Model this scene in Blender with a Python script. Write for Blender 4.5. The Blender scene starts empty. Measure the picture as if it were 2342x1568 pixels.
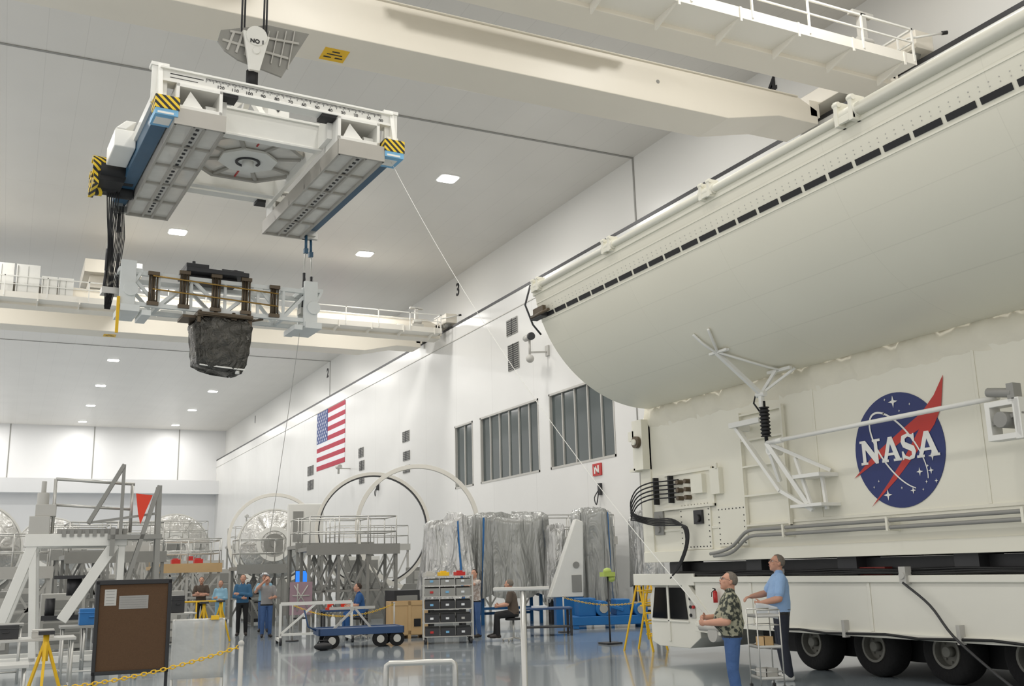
import bpy, bmesh, math, random
import numpy as np
from mathutils import Vector, Matrix
random.seed(7)
S=bpy.context.scene; COL=S.collection
try: S.view_settings.view_transform='Standard'
except Exception: pass
V=Vector
# ------------------------------------------------------------------ materials
def lin(c):
    return tuple(((x/255)/12.92 if x/255<=.04045 else ((x/255+.055)/1.055)**2.4) for x in c)
MATS={}
def mat(name,c,r=.5,m=0.,var=.05,sc=4.,bump=0.,bsc=30.,em=0.,coat=0.,det=4,alpha=1.,c2=None,bd=.05,bdet=3,dist=0.,stretch=None):
    if name in MATS: return MATS[name]
    mt=bpy.data.materials.new(name); mt.use_nodes=True; nt=mt.node_tree; N=nt.nodes; L=nt.links
    b=N['Principled BSDF']; tc=N.new('ShaderNodeTexCoord'); no=N.new('ShaderNodeTexNoise')
    no.inputs['Scale'].default_value=sc; no.inputs['Detail'].default_value=det
    L.new(tc.outputs['Object'],no.inputs['Vector'])
    mx=N.new('ShaderNodeMix'); mx.data_type='RGBA'
    l=lin(c)
    a=[min(1,x*(1-var)) for x in l]; bb=[min(1,x*(1+var)) for x in l]
    if c2 is not None:
        a=l; bb=lin(c2)
        rp=N.new('ShaderNodeValToRGB'); rp.color_ramp.elements[0].position=.46; rp.color_ramp.elements[1].position=.54
        L.new(no.outputs['Fac'],rp.inputs['Fac']); L.new(rp.outputs['Color'],mx.inputs[0])
    else: L.new(no.outputs['Fac'],mx.inputs[0])
    mx.inputs[6].default_value=(*a[:3],1); mx.inputs[7].default_value=(*bb[:3],1)
    L.new(mx.outputs[2],b.inputs['Base Color'])
    b.inputs['Roughness'].default_value=r; b.inputs['Metallic'].default_value=m
    if coat: b.inputs['Coat Weight'].default_value=coat
    if alpha<1: b.inputs['Alpha'].default_value=alpha
    if em:
        b.inputs['Emission Color'].default_value=(*lin(c),1); b.inputs['Emission Strength'].default_value=em
    if bump:
        n2=N.new('ShaderNodeTexNoise'); n2.inputs['Scale'].default_value=bsc; n2.inputs['Detail'].default_value=bdet; n2.inputs['Distortion'].default_value=dist
        if stretch:
            mp=N.new('ShaderNodeMapping'); mp.inputs['Scale'].default_value=stretch; L.new(tc.outputs['Object'],mp.inputs['Vector']); L.new(mp.outputs[0],n2.inputs['Vector'])
        else: L.new(tc.outputs['Object'],n2.inputs['Vector'])
        bp=N.new('ShaderNodeBump'); bp.inputs['Strength'].default_value=bump; bp.inputs['Distance'].default_value=bd
        L.new(n2.outputs['Fac'],bp.inputs['Height']); L.new(bp.outputs['Normal'],b.inputs['Normal'])
    MATS[name]=mt; return mt
def stripe_mat(name,c1,c2,scale=9.,vec=(1,.6,1.)):
    mt=bpy.data.materials.new(name); mt.use_nodes=True; nt=mt.node_tree; N=nt.nodes; L=nt.links
    b=N['Principled BSDF']; tc=N.new('ShaderNodeTexCoord'); dp=N.new('ShaderNodeVectorMath'); dp.operation='DOT_PRODUCT'
    dp.inputs[1].default_value=vec; L.new(tc.outputs['Object'],dp.inputs[0])
    m1=N.new('ShaderNodeMath'); m1.operation='MULTIPLY'; m1.inputs[1].default_value=scale; L.new(dp.outputs['Value'],m1.inputs[0])
    m2=N.new('ShaderNodeMath'); m2.operation='FRACT'; L.new(m1.outputs[0],m2.inputs[0])
    m3=N.new('ShaderNodeMath'); m3.operation='GREATER_THAN'; m3.inputs[1].default_value=.5; L.new(m2.outputs[0],m3.inputs[0])
    mx=N.new('ShaderNodeMix'); mx.data_type='RGBA'; L.new(m3.outputs[0],mx.inputs[0])
    mx.inputs[6].default_value=(*lin(c1),1); mx.inputs[7].default_value=(*lin(c2),1)
    L.new(mx.outputs[2],b.inputs['Base Color']); b.inputs['Roughness'].default_value=.5
    MATS[name]=mt; return mt
def line_mat(name,c,cl,bw,bh,r=.4,mortar=.004,axes='YZ'):
    """painted panels with faint seams"""
    mt=bpy.data.materials.new(name); mt.use_nodes=True; nt=mt.node_tree; N=nt.nodes; L=nt.links
    b=N['Principled BSDF']; tc=N.new('ShaderNodeTexCoord'); sp=N.new('ShaderNodeSeparateXYZ'); cb=N.new('ShaderNodeCombineXYZ')
    L.new(tc.outputs['Object'],sp.inputs[0]); L.new(sp.outputs[axes[0]],cb.inputs['X']); L.new(sp.outputs[axes[1]],cb.inputs['Y'])
    br=N.new('ShaderNodeTexBrick'); br.inputs['Scale'].default_value=1; br.inputs['Brick Width'].default_value=bw; br.inputs['Row Height'].default_value=bh
    br.inputs['Mortar Size'].default_value=mortar; br.inputs['Color1'].default_value=(*lin(c),1); br.inputs['Color2'].default_value=(*[x*.985 for x in lin(c)],1)
    br.inputs['Mortar'].default_value=(*lin(cl),1); br.offset=0.0
    L.new(cb.outputs[0],br.inputs['Vector'])
    no=N.new('ShaderNodeTexNoise'); no.inputs['Scale'].default_value=.35; L.new(tc.outputs['Object'],no.inputs['Vector'])
    mr=N.new('ShaderNodeMapRange'); mr.inputs[3].default_value=.93; mr.inputs[4].default_value=1.03; L.new(no.outputs['Fac'],mr.inputs[0])
    mu=N.new('ShaderNodeVectorMath'); mu.operation='SCALE'; L.new(br.outputs['Color'],mu.inputs[0]); L.new(mr.outputs[0],mu.inputs['Scale'])
    L.new(mu.outputs[0],b.inputs['Base Color']); b.inputs['Roughness'].default_value=r
    MATS[name]=mt; return mt

WALL=line_mat('wall_paint',(226,225,222),(214,213,210),4.8,60,r=.25,mortar=.02)
UWALL=mat('upper_wall_paint',(220,219,215),.3,var=.02,sc=.3)
CEIL=line_mat('ceiling_paint',(224,221,215),(214,211,205),1.2,24,r=.34,mortar=.012,axes='XY')
ENDW=mat('end_wall_paint',(226,226,226),.4,var=.03,sc=.2)
FLOOR=mat('floor_epoxy',(152,161,168),.12,var=.07,sc=.7,coat=.3)
CREAM=mat('crane_cream_paint',(230,224,211),.42,var=.03,sc=.6)
CREAM2=mat('crane_white_paint',(234,230,220),.4,var=.03,sc=.6)
CAN=mat('canister_paint',(232,229,214),.42,var=.05,sc=.8)
SHELL=line_mat('shell_paint',(236,232,215),(228,224,207),2.4,.42,r=.38,mortar=.005)
SHELL2=mat('shell_rim_paint',(233,230,215),.4,var=.03,sc=1)
FABRIC=mat('quilted_fabric',(232,227,210),.8,var=.07,sc=3,bump=.6,bsc=3)
WHITE=mat('white_paint',(233,232,226),.42,var=.03)
WHITE2=mat('truss_white',(222,225,223),.5,var=.06)
TRANSP=mat('transporter_paint',(230,228,217),.4,var=.06,sc=.8)
BLACK=mat('black_rubber',(22,22,24),.55,var=.2)
TIRE=mat('tire_rubber',(20,20,21),.9,var=.2,bump=.3,bsc=20)
DARK=mat('dark_steel',(58,58,60),.45,m=.3,var=.12)
DKGLASS=mat('cab_glass',(14,16,18),.1,var=.1)
WINGLASS=mat('window_glass',(78,86,86),.08,var=.3,sc=.35)
GREY=mat('grey_paint',(146,145,140),.45,var=.06)
LGREY=mat('light_grey_paint',(188,186,180),.45,var=.05)
HUB=mat('hub_paint',(118,117,110),.6,var=.16)
STEEL=mat('brushed_steel',(196,195,190),.34,m=.7,var=.06)
PANEL=mat('tray_panel',(222,219,212),.14,m=.12,var=.16,sc=2.2,bump=.15,bsc=2.)
TRAYG=mat('tray_frame',(172,168,160),.4,m=.15,var=.06)
BLUE=mat('beam_blue',(48,88,116),.4,var=.12)
LBLUE=mat('label_blue',(120,178,216),.5,var=.08)
EQBLUE=mat('equipment_blue',(26,104,168),.4,var=.1)
CARTBLUE=mat('cart_blue',(44,72,112),.45,var=.1)
RED=mat('red_paint',(190,44,42),.45,var=.08)
JACKR=mat('jack_red',(130,46,40),.6,var=.15)
ORANGE=mat('orange_red',(226,66,40),.6,var=.08)
YEL=mat('yellow_paint',(232,186,30),.5,var=.06)
GOLD=mat('gold_anodised',(168,134,70),.35,m=.6,var=.1)
BROWNM=mat('dark_bronze',(96,84,68),.4,m=.4,var=.2)
FOIL=mat('silver_wrap',(200,200,198),.2,m=.5,var=.25,sc=2.5,bump=1.,bsc=2.2,bd=.25,bdet=5,dist=.8,stretch=(1.6,1.6,.35))
FOILG=mat('grey_wrap',(168,169,166),.2,m=.25,var=.2,sc=1.3,bump=1.,bsc=1.5,bd=.22,bdet=4,dist=.8,stretch=(1.6,1.6,.3))
FOILD=mat('dark_wrap',(88,86,81),.16,m=.6,var=.5,sc=5,bump=1.,bsc=4.5,bd=.14,bdet=6,dist=1.2)
MLI=mat('silver_blanket',(205,204,200),.28,m=.55,var=.25,sc=3,bump=.9,bsc=3.,bd=.1,dist=1.)
CORK=mat('cork',(88,64,42),.85,var=.16,sc=60,bump=.2,bsc=120)
CORKF=mat('cork_frame',(36,36,38),.45)
WOOD=mat('plywood',(200,168,122),.6,var=.1,sc=3)
PAPER=mat('paper',(228,230,232),.6,var=.02)
DPAPER=mat('clear_sleeve',(150,148,144),.3,var=.1,sc=8)
NASAB=mat('emblem_blue',(28,44,104),.45,var=.05)
NASAR=mat('emblem_red',(190,50,42),.45,var=.05)
FLAGR=mat('flag_red',(176,36,62),.6,var=.04)
FLAGW=mat('flag_white',(232,232,236),.6,var=.03)
FLAGB=mat('flag_blue',(48,72,134),.6,var=.04)
INK=mat('black_ink',(24,24,26),.5)
SCREEN=mat('screen_blue',(40,120,220),.3,em=1.)
HAZ=stripe_mat('hazard_stripes',(28,28,28),(236,200,40),7.,(1,.3,1.1))
PIPEBOARD=mat('mauve_board',(168,140,150),.5,var=.12,sc=3)
FROST=mat('frosted_sheet',(196,198,196),.3,var=.1,sc=5,alpha=.62,bump=.4,bsc=6)
LAMP=mat('lamp_lens',(255,253,246),.3,em=9.)
LAMPF=mat('lamp_frame',(236,236,234),.4)
SKIN=mat('skin',(198,148,124),.5,var=.1,sc=9)
EYEW=mat('eye_white',(225,220,214),.3)
LIP=mat('lip',(160,96,88),.5)
HAIRG=mat('hair_grey',(122,114,104),.8,var=.35,sc=60,bump=1.,bsc=90,bd=.01)
HAIRB=mat('hair_brown',(60,46,38),.8,var=.3,sc=60,bump=1.,bsc=90,bd=.01)
JEANS=mat('jeans',(66,96,144),.8,var=.14,sc=12,bump=.5,bsc=7)
NAVY=mat('dark_trousers',(38,42,54),.8,var=.1,bump=.5,bsc=7)
PANTB=mat('black_trousers',(28,28,30),.8,var=.1)
SHOE=mat('shoe_leather',(44,36,32),.5)
SHOEW=mat('shoe_white',(214,214,210),.5)
POLO=mat('polo_blue',(150,182,222),.8,var=.05,bump=.5,bsc=8)
HAWAII=mat('patterned_shirt',(52,56,50),.8,sc=17,c2=(158,156,134),det=2,bump=.4,bsc=8)
BRWNS=mat('brown_shirt',(84,72,62),.8,var=.1)
LBLS=mat('light_blue_shirt',(142,184,206),.8,var=.08)
BLJ=mat('blue_jacket',(58,104,140),.8,var=.08)
GRYS=mat('grey_shirt',(150,148,148),.8,var=.06)
SCRUB=mat('blue_scrubs',(38,84,140),.8,var=.08)
PLAID=mat('plaid_shirt',(176,160,150),.8,sc=18,c2=(204,196,190),det=1)
GREEN=mat('lime_plastic',(172,190,96),.5)

# ------------------------------------------------------------------ mesh builder
def crom(pts,k=5):
    P=[V(p) for p in pts]; P=[P[0]*2-P[1]]+P+[P[-1]*2-P[-2]]; out=[]
    for i in range(1,len(P)-2):
        a,b,c,d=P[i-1:i+3]
        for j in range(k):
            t=j/k; out.append(.5*((2*b)+(c-a)*t+(2*a-5*b+4*c-d)*t*t+(3*b-a-3*c+d)*t*t*t))
    out.append(P[-2]); return out
class MB:
    def __init__(s): s.v=[]; s.f=[]; s.m=[]; s.s=[]; s.cur=0; s.M=None
    def add(s,vs,fs,sm=False):
        o=len(s.v)
        for v in vs:
            v=V(v); s.v.append(s.M@v if s.M is not None else v)
        for f in fs: s.f.append(tuple(i+o for i in f)); s.m.append(s.cur); s.s.append(sm)
        return s
    def mi(s,i): s.cur=i; return s
    def bx(s,x0,x1,y0,y1,z0,z1):
        vs=[(x,y,z) for x in (x0,x1) for y in (y0,y1) for z in (z0,z1)]
        return s.add(vs,[(0,1,3,2),(4,6,7,5),(0,4,5,1),(2,3,7,6),(0,2,6,4),(1,5,7,3)])
    def beam(s,p0,p1,w,h=None):
        h=h or w; p0=V(p0);p1=V(p1); d=(p1-p0).normalized(); z=V((0,0,1))
        if abs(d.z)>.98: z=V((0,1,0))
        a=d.cross(z).normalized(); b=a.cross(d).normalized()
        vs=[]
        for p in (p0,p1):
            for i,j in ((-1,-1),(1,-1),(1,1),(-1,1)): vs.append(p+a*(i*w/2)+b*(j*h/2))
        return s.add(vs,[(0,1,2,3),(7,6,5,4),(0,4,5,1),(1,5,6,2),(2,6,7,3),(3,7,4,0)])
    def cyl(s,p0,p1,r,n=14,r1=None,cap=True):
        p0=V(p0);p1=V(p1); r1=r if r1 is None else r1; d=(p1-p0).normalized(); a=d.orthogonal().normalized(); b=d.cross(a)
        vs=[]
        for p,rr in ((p0,r),(p1,r1)):
            for i in range(n):
                t=2*math.pi*i/n; vs.append(p+a*(rr*math.cos(t))+b*(rr*math.sin(t)))
        fs=[(i,(i+1)%n,n+(i+1)%n,n+i) for i in range(n)]
        s.add(vs,fs+([tuple(range(n-1,-1,-1)),tuple(range(n,2*n))] if cap else []),True)
        if cap: s.s[-1]=False; s.s[-2]=False
        return s
    def tube(s,pts,r,n=8,cl=False):
        pts=[V(p) for p in pts]; K=len(pts); vs=[]; a=None
        for k,p in enumerate(pts):
            if cl: d=(pts[(k+1)%K]-pts[k-1])
            else: d=(pts[min(k+1,K-1)]-pts[max(k-1,0)])
            d.normalize()
            if a is None: a=d.orthogonal().normalized()
            else:
                a=a-d*a.dot(d); a=a.normalized() if a.length>1e-5 else d.orthogonal().normalized()
            b=d.cross(a)
            for i in range(n):
                t=2*math.pi*i/n; vs.append(p+a*(r*math.cos(t))+b*(r*math.sin(t)))
        fs=[]
        for k in range(K if cl else K-1):
            o=k*n; q=((k+1)%K)*n
            for i in range(n): fs.append((o+i,o+(i+1)%n,q+(i+1)%n,q+i))
        if not cl: fs+=[tuple(range(n-1,-1,-1)),tuple(range((K-1)*n,K*n))]
        return s.add(vs,fs,True)
    def prism(s,poly,ext):
        n=len(poly); ext=V(ext); vs=[V(p) for p in poly]+[V(p)+ext for p in poly]
        return s.add(vs,[tuple(range(n-1,-1,-1)),tuple(range(n,2*n))]+[(i,(i+1)%n,n+(i+1)%n,n+i) for i in range(n)])
    def grid(s,rows,cu=False,cv=False,sm=True,caps=False):
        R=len(rows);C=len(rows[0]); vs=[p for r in rows for p in r]; fs=[]
        for i in range(R if cu else R-1):
            for j in range(C if cv else C-1):
                fs.append((i*C+j,i*C+(j+1)%C,((i+1)%R)*C+(j+1)%C,((i+1)%R)*C+j))
        if caps: fs+=[tuple(range(C-1,-1,-1)),tuple(range((R-1)*C,R*C))]
        return s.add(vs,fs,sm)
    def ell(s,c,r,R=None,nu=14,nv=10):
        c=V(c); rows=[]
        for i in range(nv+1):
            ph=math.pi*i/nv; row=[]
            for j in range(nu):
                th=2*math.pi*j/nu
                p=V((r[0]*math.sin(ph)*math.cos(th),r[1]*math.sin(ph)*math.sin(th),-r[2]*math.cos(ph)))
                if R is not None: p=R@p
                row.append(c+p)
            rows.append(row)
        vs=[rows[0][0]]+[p for r_ in rows[1:-1] for p in r_]+[rows[-1][0]]
        fs=[]; n=nu
        for j in range(n): fs.append((0,1+(j+1)%n,1+j))
        for i in range(nv-2):
            for j in range(n): fs.append((1+i*n+j,1+i*n+(j+1)%n,1+(i+1)*n+(j+1)%n,1+(i+1)*n+j))
        e=len(vs)-1; o=1+(nv-2)*n
        for j in range(n): fs.append((o+j,o+(j+1)%n,e))
        return s.add(vs,fs,True)
    def ring(s,c,r0,r1,ax,th,n=48,a0=0,a1=360,u=None):
        c=V(c);ax=V(ax).normalized(); u=V(u).normalized() if u is not None else ax.orthogonal().normalized(); w=ax.cross(u)
        full=abs(a1-a0)>=359.9; K=n if full else n+1; rows=[]
        for k in range(K):
            t=math.radians(a0+(a1-a0)*k/n); e=u*math.cos(t)+w*math.sin(t)
            rows.append([c+e*r0-ax*th/2,c+e*r1-ax*th/2,c+e*r1+ax*th/2,c+e*r0+ax*th/2])
        return s.grid(rows,cu=full,cv=True,sm=False,caps=not full)
    def capsule(s,p0,p1,r0,r1,n=12):
        p0=V(p0);p1=V(p1); d=(p1-p0)
        if d.length<1e-6: d=V((0,0,1e-4))
        d.normalize(); a=d.orthogonal().normalized(); b=d.cross(a); rows=[]
        for t in (-80,-50,-20): rows.append((p0+d*(r0*math.sin(math.radians(t))),r0*math.cos(math.radians(t))))
        rows.append((p0,r0)); rows.append((p1,r1))
        for t in (20,50,80): rows.append((p1+d*(r1*math.sin(math.radians(t))),r1*math.cos(math.radians(t))))
        g=[[p+a*(r*math.cos(2*math.pi*i/n))+b*(r*math.sin(2*math.pi*i/n)) for i in range(n)] for p,r in rows]
        return s.grid(g,cv=True,caps=True)

INV={}
def mesh_from(name,mb,mats,inv):
    me=bpy.data.meshes.new(name); me.from_pydata([inv@v for v in mb.v],[],mb.f)
    for m in mats: me.materials.append(m)
    me.polygons.foreach_set('material_index',mb.m); me.polygons.foreach_set('use_smooth',mb.s)
    me.update()
    bm=bmesh.new(); bm.from_mesh(me); bmesh.ops.recalc_face_normals(bm,faces=bm.faces); bm.to_mesh(me); bm.free()
    return me
def bevel(o,b):
    if b:
        md=o.modifiers.new('bevel','BEVEL'); md.width=b; md.segments=2; md.limit_method='ANGLE'; md.angle_limit=math.radians(50)
def tag(o,label,cat,group=None):
    o['label']=label; o['category']=cat
    if group: o['group']=group
def thing(name,label,cat,loc=(0,0,0),rz=0.,group=None):
    o=bpy.data.objects.new(name,None); COL.objects.link(o); o.empty_display_size=.2
    o.location=loc; o.rotation_euler=(0,0,rz); tag(o,label,cat,group)
    INV[o]=(Matrix.Translation(V(loc))@Matrix.Rotation(rz,4,'Z')).inverted(); return o
def part(name,par,mb,mats,label=None,b=0,local=False):
    inv=Matrix.Identity(4) if local else INV[par]
    me=mesh_from(name,mb,mats if isinstance(mats,(list,tuple)) else [mats],inv)
    o=bpy.data.objects.new(name,me); COL.objects.link(o); o.parent=par; INV[o]=INV[par]
    if label: o['label']=label
    bevel(o,b); return o
def solo(name,label,cat,mb,mats,loc=None,b=0,group=None,rz=0.,local=False):
    if loc is None:
        xs=[v.x for v in mb.v];ys=[v.y for v in mb.v];zs=[v.z for v in mb.v]
        loc=((min(xs)+max(xs))/2,(min(ys)+max(ys))/2,min(zs))
    M=Matrix.Translation(V(loc))@Matrix.Rotation(rz,4,'Z')
    me=mesh_from(name,mb,mats if isinstance(mats,(list,tuple)) else [mats],Matrix.Identity(4) if local else M.inverted())
    o=bpy.data.objects.new(name,me); COL.objects.link(o); o.location=loc; o.rotation_euler=(0,0,rz)
    tag(o,label,cat,group); INV[o]=M.inverted(); bevel(o,b); return o
def struct(name,mb,mats):
    me=mesh_from(name,mb,mats if isinstance(mats,(list,tuple)) else [mats],Matrix.Identity(4))
    o=bpy.data.objects.new(name,me); COL.objects.link(o); o['kind']='structure'; return o
def dup(root,loc,rz=None,label=None,group=None):
    n=root.copy(); COL.objects.link(n); n.location=loc
    if rz is not None: n.rotation_euler=(0,0,rz)
    if label: n['label']=label
    if group: n['group']=group
    def rec(a,b):
        for c in a.children:
            k=c.copy(); COL.objects.link(k); k.parent=b; rec(c,k)
    rec(root,n); return n
def text_mesh(s,size,ext=.004,off=0.,align='CENTER',sx=1.):
    cu=bpy.data.curves.new('lettering','FONT'); cu.body=s; cu.size=size; cu.extrude=ext; cu.offset=off
    cu.align_x=align; cu.align_y='CENTER'
    o=bpy.data.objects.new('lettering',cu); COL.objects.link(o)
    dg=bpy.context.evaluated_depsgraph_get(); dg.update()
    me=bpy.data.meshes.new_from_object(o.evaluated_get(dg)); bpy.data.objects.remove(o)
    vs=[V((v.co.x*sx,v.co.y,v.co.z)) for v in me.vertices]; fs=[tuple(p.vertices) for p in me.polygons]
    return vs,fs
def add_text(mb,s,size,org,right,up,ext=.004,off=0.,align='CENTER',sx=1.):
    right=V(right).normalized(); up=V(up).normalized(); nn=right.cross(up)
    vs,fs=text_mesh(s,size,ext,off,align,sx)
    mb.add([V(org)+right*v.x+up*v.y+nn*v.z for v in vs],fs); return mb

# ------------------------------------------------------------------ camera (position 1.72 m above floor)
t=V((0.8976,0.0745,0.4345)); d=V((-0.4400,0.2061,0.8740)); d.normalize(); t=(t-d*t.dot(d)).normalized(); u=t.cross(d)
cam=bpy.data.objects.new('camera',bpy.data.cameras.new('camera')); COL.objects.link(cam)
R=Matrix(((t.x,-t.y,-t.z),(d.x,-d.y,-d.z),(u.x,-u.y,-u.z)))
cam.matrix_world=Matrix.Translation((0,0,1.72))@R.to_4x4()
cam.data.sensor_width=36; cam.data.lens=35.6; cam.data.clip_end=500; S.camera=cam

# ------------------------------------------------------------------ room
XW=22.6; XU=23.6; ZR=15.6; ZC=19.3; YE=128
struct('floor',MB().bx(-14,24,-10,129,-.2,0),FLOOR)
struct('ceiling',MB().bx(-14,24.4,-10,129,ZC,ZC+.3),CEIL)
wins=[(50.6,53.1),(42.8,49.6),(35.95,41.7)]
mb=MB()
mb.bx(XW,XW+.6,-10,129,0,6.2); mb.bx(XW,XW+.6,-10,129,9.75,ZR)
ys=[-10]+[y for w in sorted(wins) for y in w]+[129]
for i in range(0,len(ys),2): mb.bx(XW,XW+.6,ys[i],ys[i+1],6.2,9.75)
mb.bx(XW+.6,XU+.3,-10,129,ZR-.4,ZR)
struct('wall_right',mb,WALL)
struct('wall_upper',MB().bx(XU,XU+.4,-10,129,ZR,ZC),UWALL)
mb=MB().bx(-14,24,YE,YE+.5,0,ZC); mb.bx(-14,XW,YE-2.2,YE,11.4,13.0)
struct('wall_end',mb,ENDW)
for i,(a,b) in enumerate(wins):
    mb=MB(); n=[2,6,5][i]; x=XW+.12
    mb.mi(0); mb.bx(XW-.02,XW+.2,a,a+.09,6.2,9.75); mb.bx(XW-.02,XW+.2,b-.09,b,6.2,9.75)
    mb.bx(XW-.02,XW+.2,a,b,6.2,6.3); mb.bx(XW-.02,XW+.2,a,b,9.65,9.75)
    for k in range(1,n): y=a+(b-a)*k/n; mb.bx(XW+.05,XW+.2,y-.04,y+.04,6.3,9.65)
    mb.mi(1); mb.bx(x,x+.03,a+.09,b-.09,6.3,9.65)
    mb.mi(2); mb.bx(XW+.2,XW+.24,a+.1,b-.1,6.9,6.98)
    struct('window_%d'%(i+1),mb,[LGREY,WINGLASS,WHITE])
ti=1
for y in (35.05,82.2):
    struct('trim_%d'%ti,MB().bx(-14,XU,y-.06,y+.06,ZC-.03,ZC),GREY); ti+=1
    struct('trim_%d'%ti,MB().bx(XU-.03,XU,y-.05,y+.05,ZR,ZC-.03),GREY); ti+=1
struct('trim_%d'%ti,MB().bx(XW-.02,XW+.1,-10,YE,ZR,ZR+.14),DARK); ti+=1
struct('trim_%d'%ti,MB().bx(XW-.03,XW,-10,YE,14.75,14.79),LGREY); ti+=1
struct('trim_%d'%ti,MB().bx(XW-.03,XW,34.2,34.26,0,9.9),GREY); ti+=1
for x in (-.5,8.4,18.):
    struct('trim_%d'%ti,MB().bx(x,x+.12,YE-.03,YE,13,ZC),GREY); ti+=1
for s_,y in (('4',25.9),('3',54.7),('2',82.9),('1',111.2)):
    mb=add_text(MB(),s_,1.1,(XU-.02,y,18.38),(0,-1,0),(0,0,1),.01,.02)
    solo('wall_number','black painted bay number on the upper white wall','number',mb,INK,group='bay numbers on the upper wall')
for (y,z,w,h) in ((45.4,13.9,1.25,.85),(45.3,12.3,1.25,1.35),(61.1,10.2,1.2,.7),(61,8.95,1.2,.6),(61,8.1,1.2,.5),(70.4,10.2,1.1,.7),(70.2,9.25,1.1,.7),(70.2,8.2,1.1,.5),(84.1,10.2,1.8,.8),(84,9.0,1.8,.8)):
    mb=MB(); mb.mi(0).bx(XW-.04,XW,y-w/2,y+w/2,z-h/2,z+h/2)
    mb.mi(1); zz=z-h/2+.06
    while zz<z+h/2-.06: mb.bx(XW-.06,XW-.03,y-w/2+.05,y+w/2-.05,zz,zz+.05); zz+=.11
    mb.bx(XW-.06,XW-.03,y-.03,y+.03,z-h/2,z+h/2)
    solo('wall_vent','grey louvred vent grille set in the white wall','vent',mb,[GREY,DARK],group='louvred vents on the long wall')
mb=MB(); y1,y0,z0,z1=82.2,74.4,9.95,14.7; H=z1-z0; W=y1-y0
for i in range(13):
    mb.mi(0 if i%2==0 else 1); a=z1-H*(i+1)/13; b=z1-H*i/13
    mb.bx(XW-.035,XW-.002,y0,y1,a,b)
mb.mi(2).bx(XW-.05,XW-.03,y1-W*.4,y1,z1-H*7/13,z1)
mb.mi(1)
for r_ in range(9):
    nC=6 if r_%2==0 else 5
    for c_ in range(nC):
        yy=y1-W*.4*((c_+.5+(0 if r_%2==0 else .5))/6); zz=z1-H*7/13*((r_+.6)/9.2); P=[]
        for k in range(10):
            rr=.15 if k%2==0 else .06; an=math.pi/2+k*math.pi/5; P.append((XW-.06,yy+rr*math.cos(an),zz+rr*math.sin(an)))
        mb.prism(P,(.01,0,0))
solo('flag','large american flag with red and white stripes on the wall','flag',mb,[FLAGR,FLAGW,FLAGB])
lampG='recessed lamps in the ceiling'; first=None
for x in (-3.2,6.85,17.0):
    for y in (3.8,16,28.2,40.4,52.6,64.5,76,87.5,99.8,112,124):
        if first is None:
            th=thing('ceiling_lamp','square recessed ceiling lamp with glowing lens','lamp',(x,y,ZC),0,lampG)
            m=MB(); P=[]
            for cx,cy,a0 in ((1,1,0),(-1,1,90),(-1,-1,180),(1,-1,270)):
                for k in range(4):
                    an=math.radians(a0+k*30); P.append((cx*.26+.16*math.cos(an),cy*.26+.16*math.sin(an),-.05))
            m.prism(P,(0,0,.04)); part('lamp_lens',th,m,LAMP,local=True)
            m=MB(); Q=[V((p[0]*1.15,p[1]*1.15,-.03)) for p in P]; m.prism(Q,(0,0,.03)); part('lamp_frame',th,m,LAMPF,local=True)
            first=th
        else: dup(first,(x,y,ZC))
        ld=bpy.data.lights.new('ceiling_light','AREA'); ld.shape='SQUARE'; ld.size=1.2; ld.energy=450; ld.color=(1,.98,.94)
        lo=bpy.data.objects.new('ceiling_light',ld); COL.objects.link(lo); lo.location=(x,y,ZC-.12)
W_=bpy.data.worlds.new('ambient_fill'); S.world=W_; W_.use_nodes=True  # added ambient fill, enters where left and back walls are left out
W_.node_tree.nodes['Background'].inputs[0].default_value=(1,.98,.945,1); W_.node_tree.nodes['Background'].inputs[1].default_value=1.05

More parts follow.
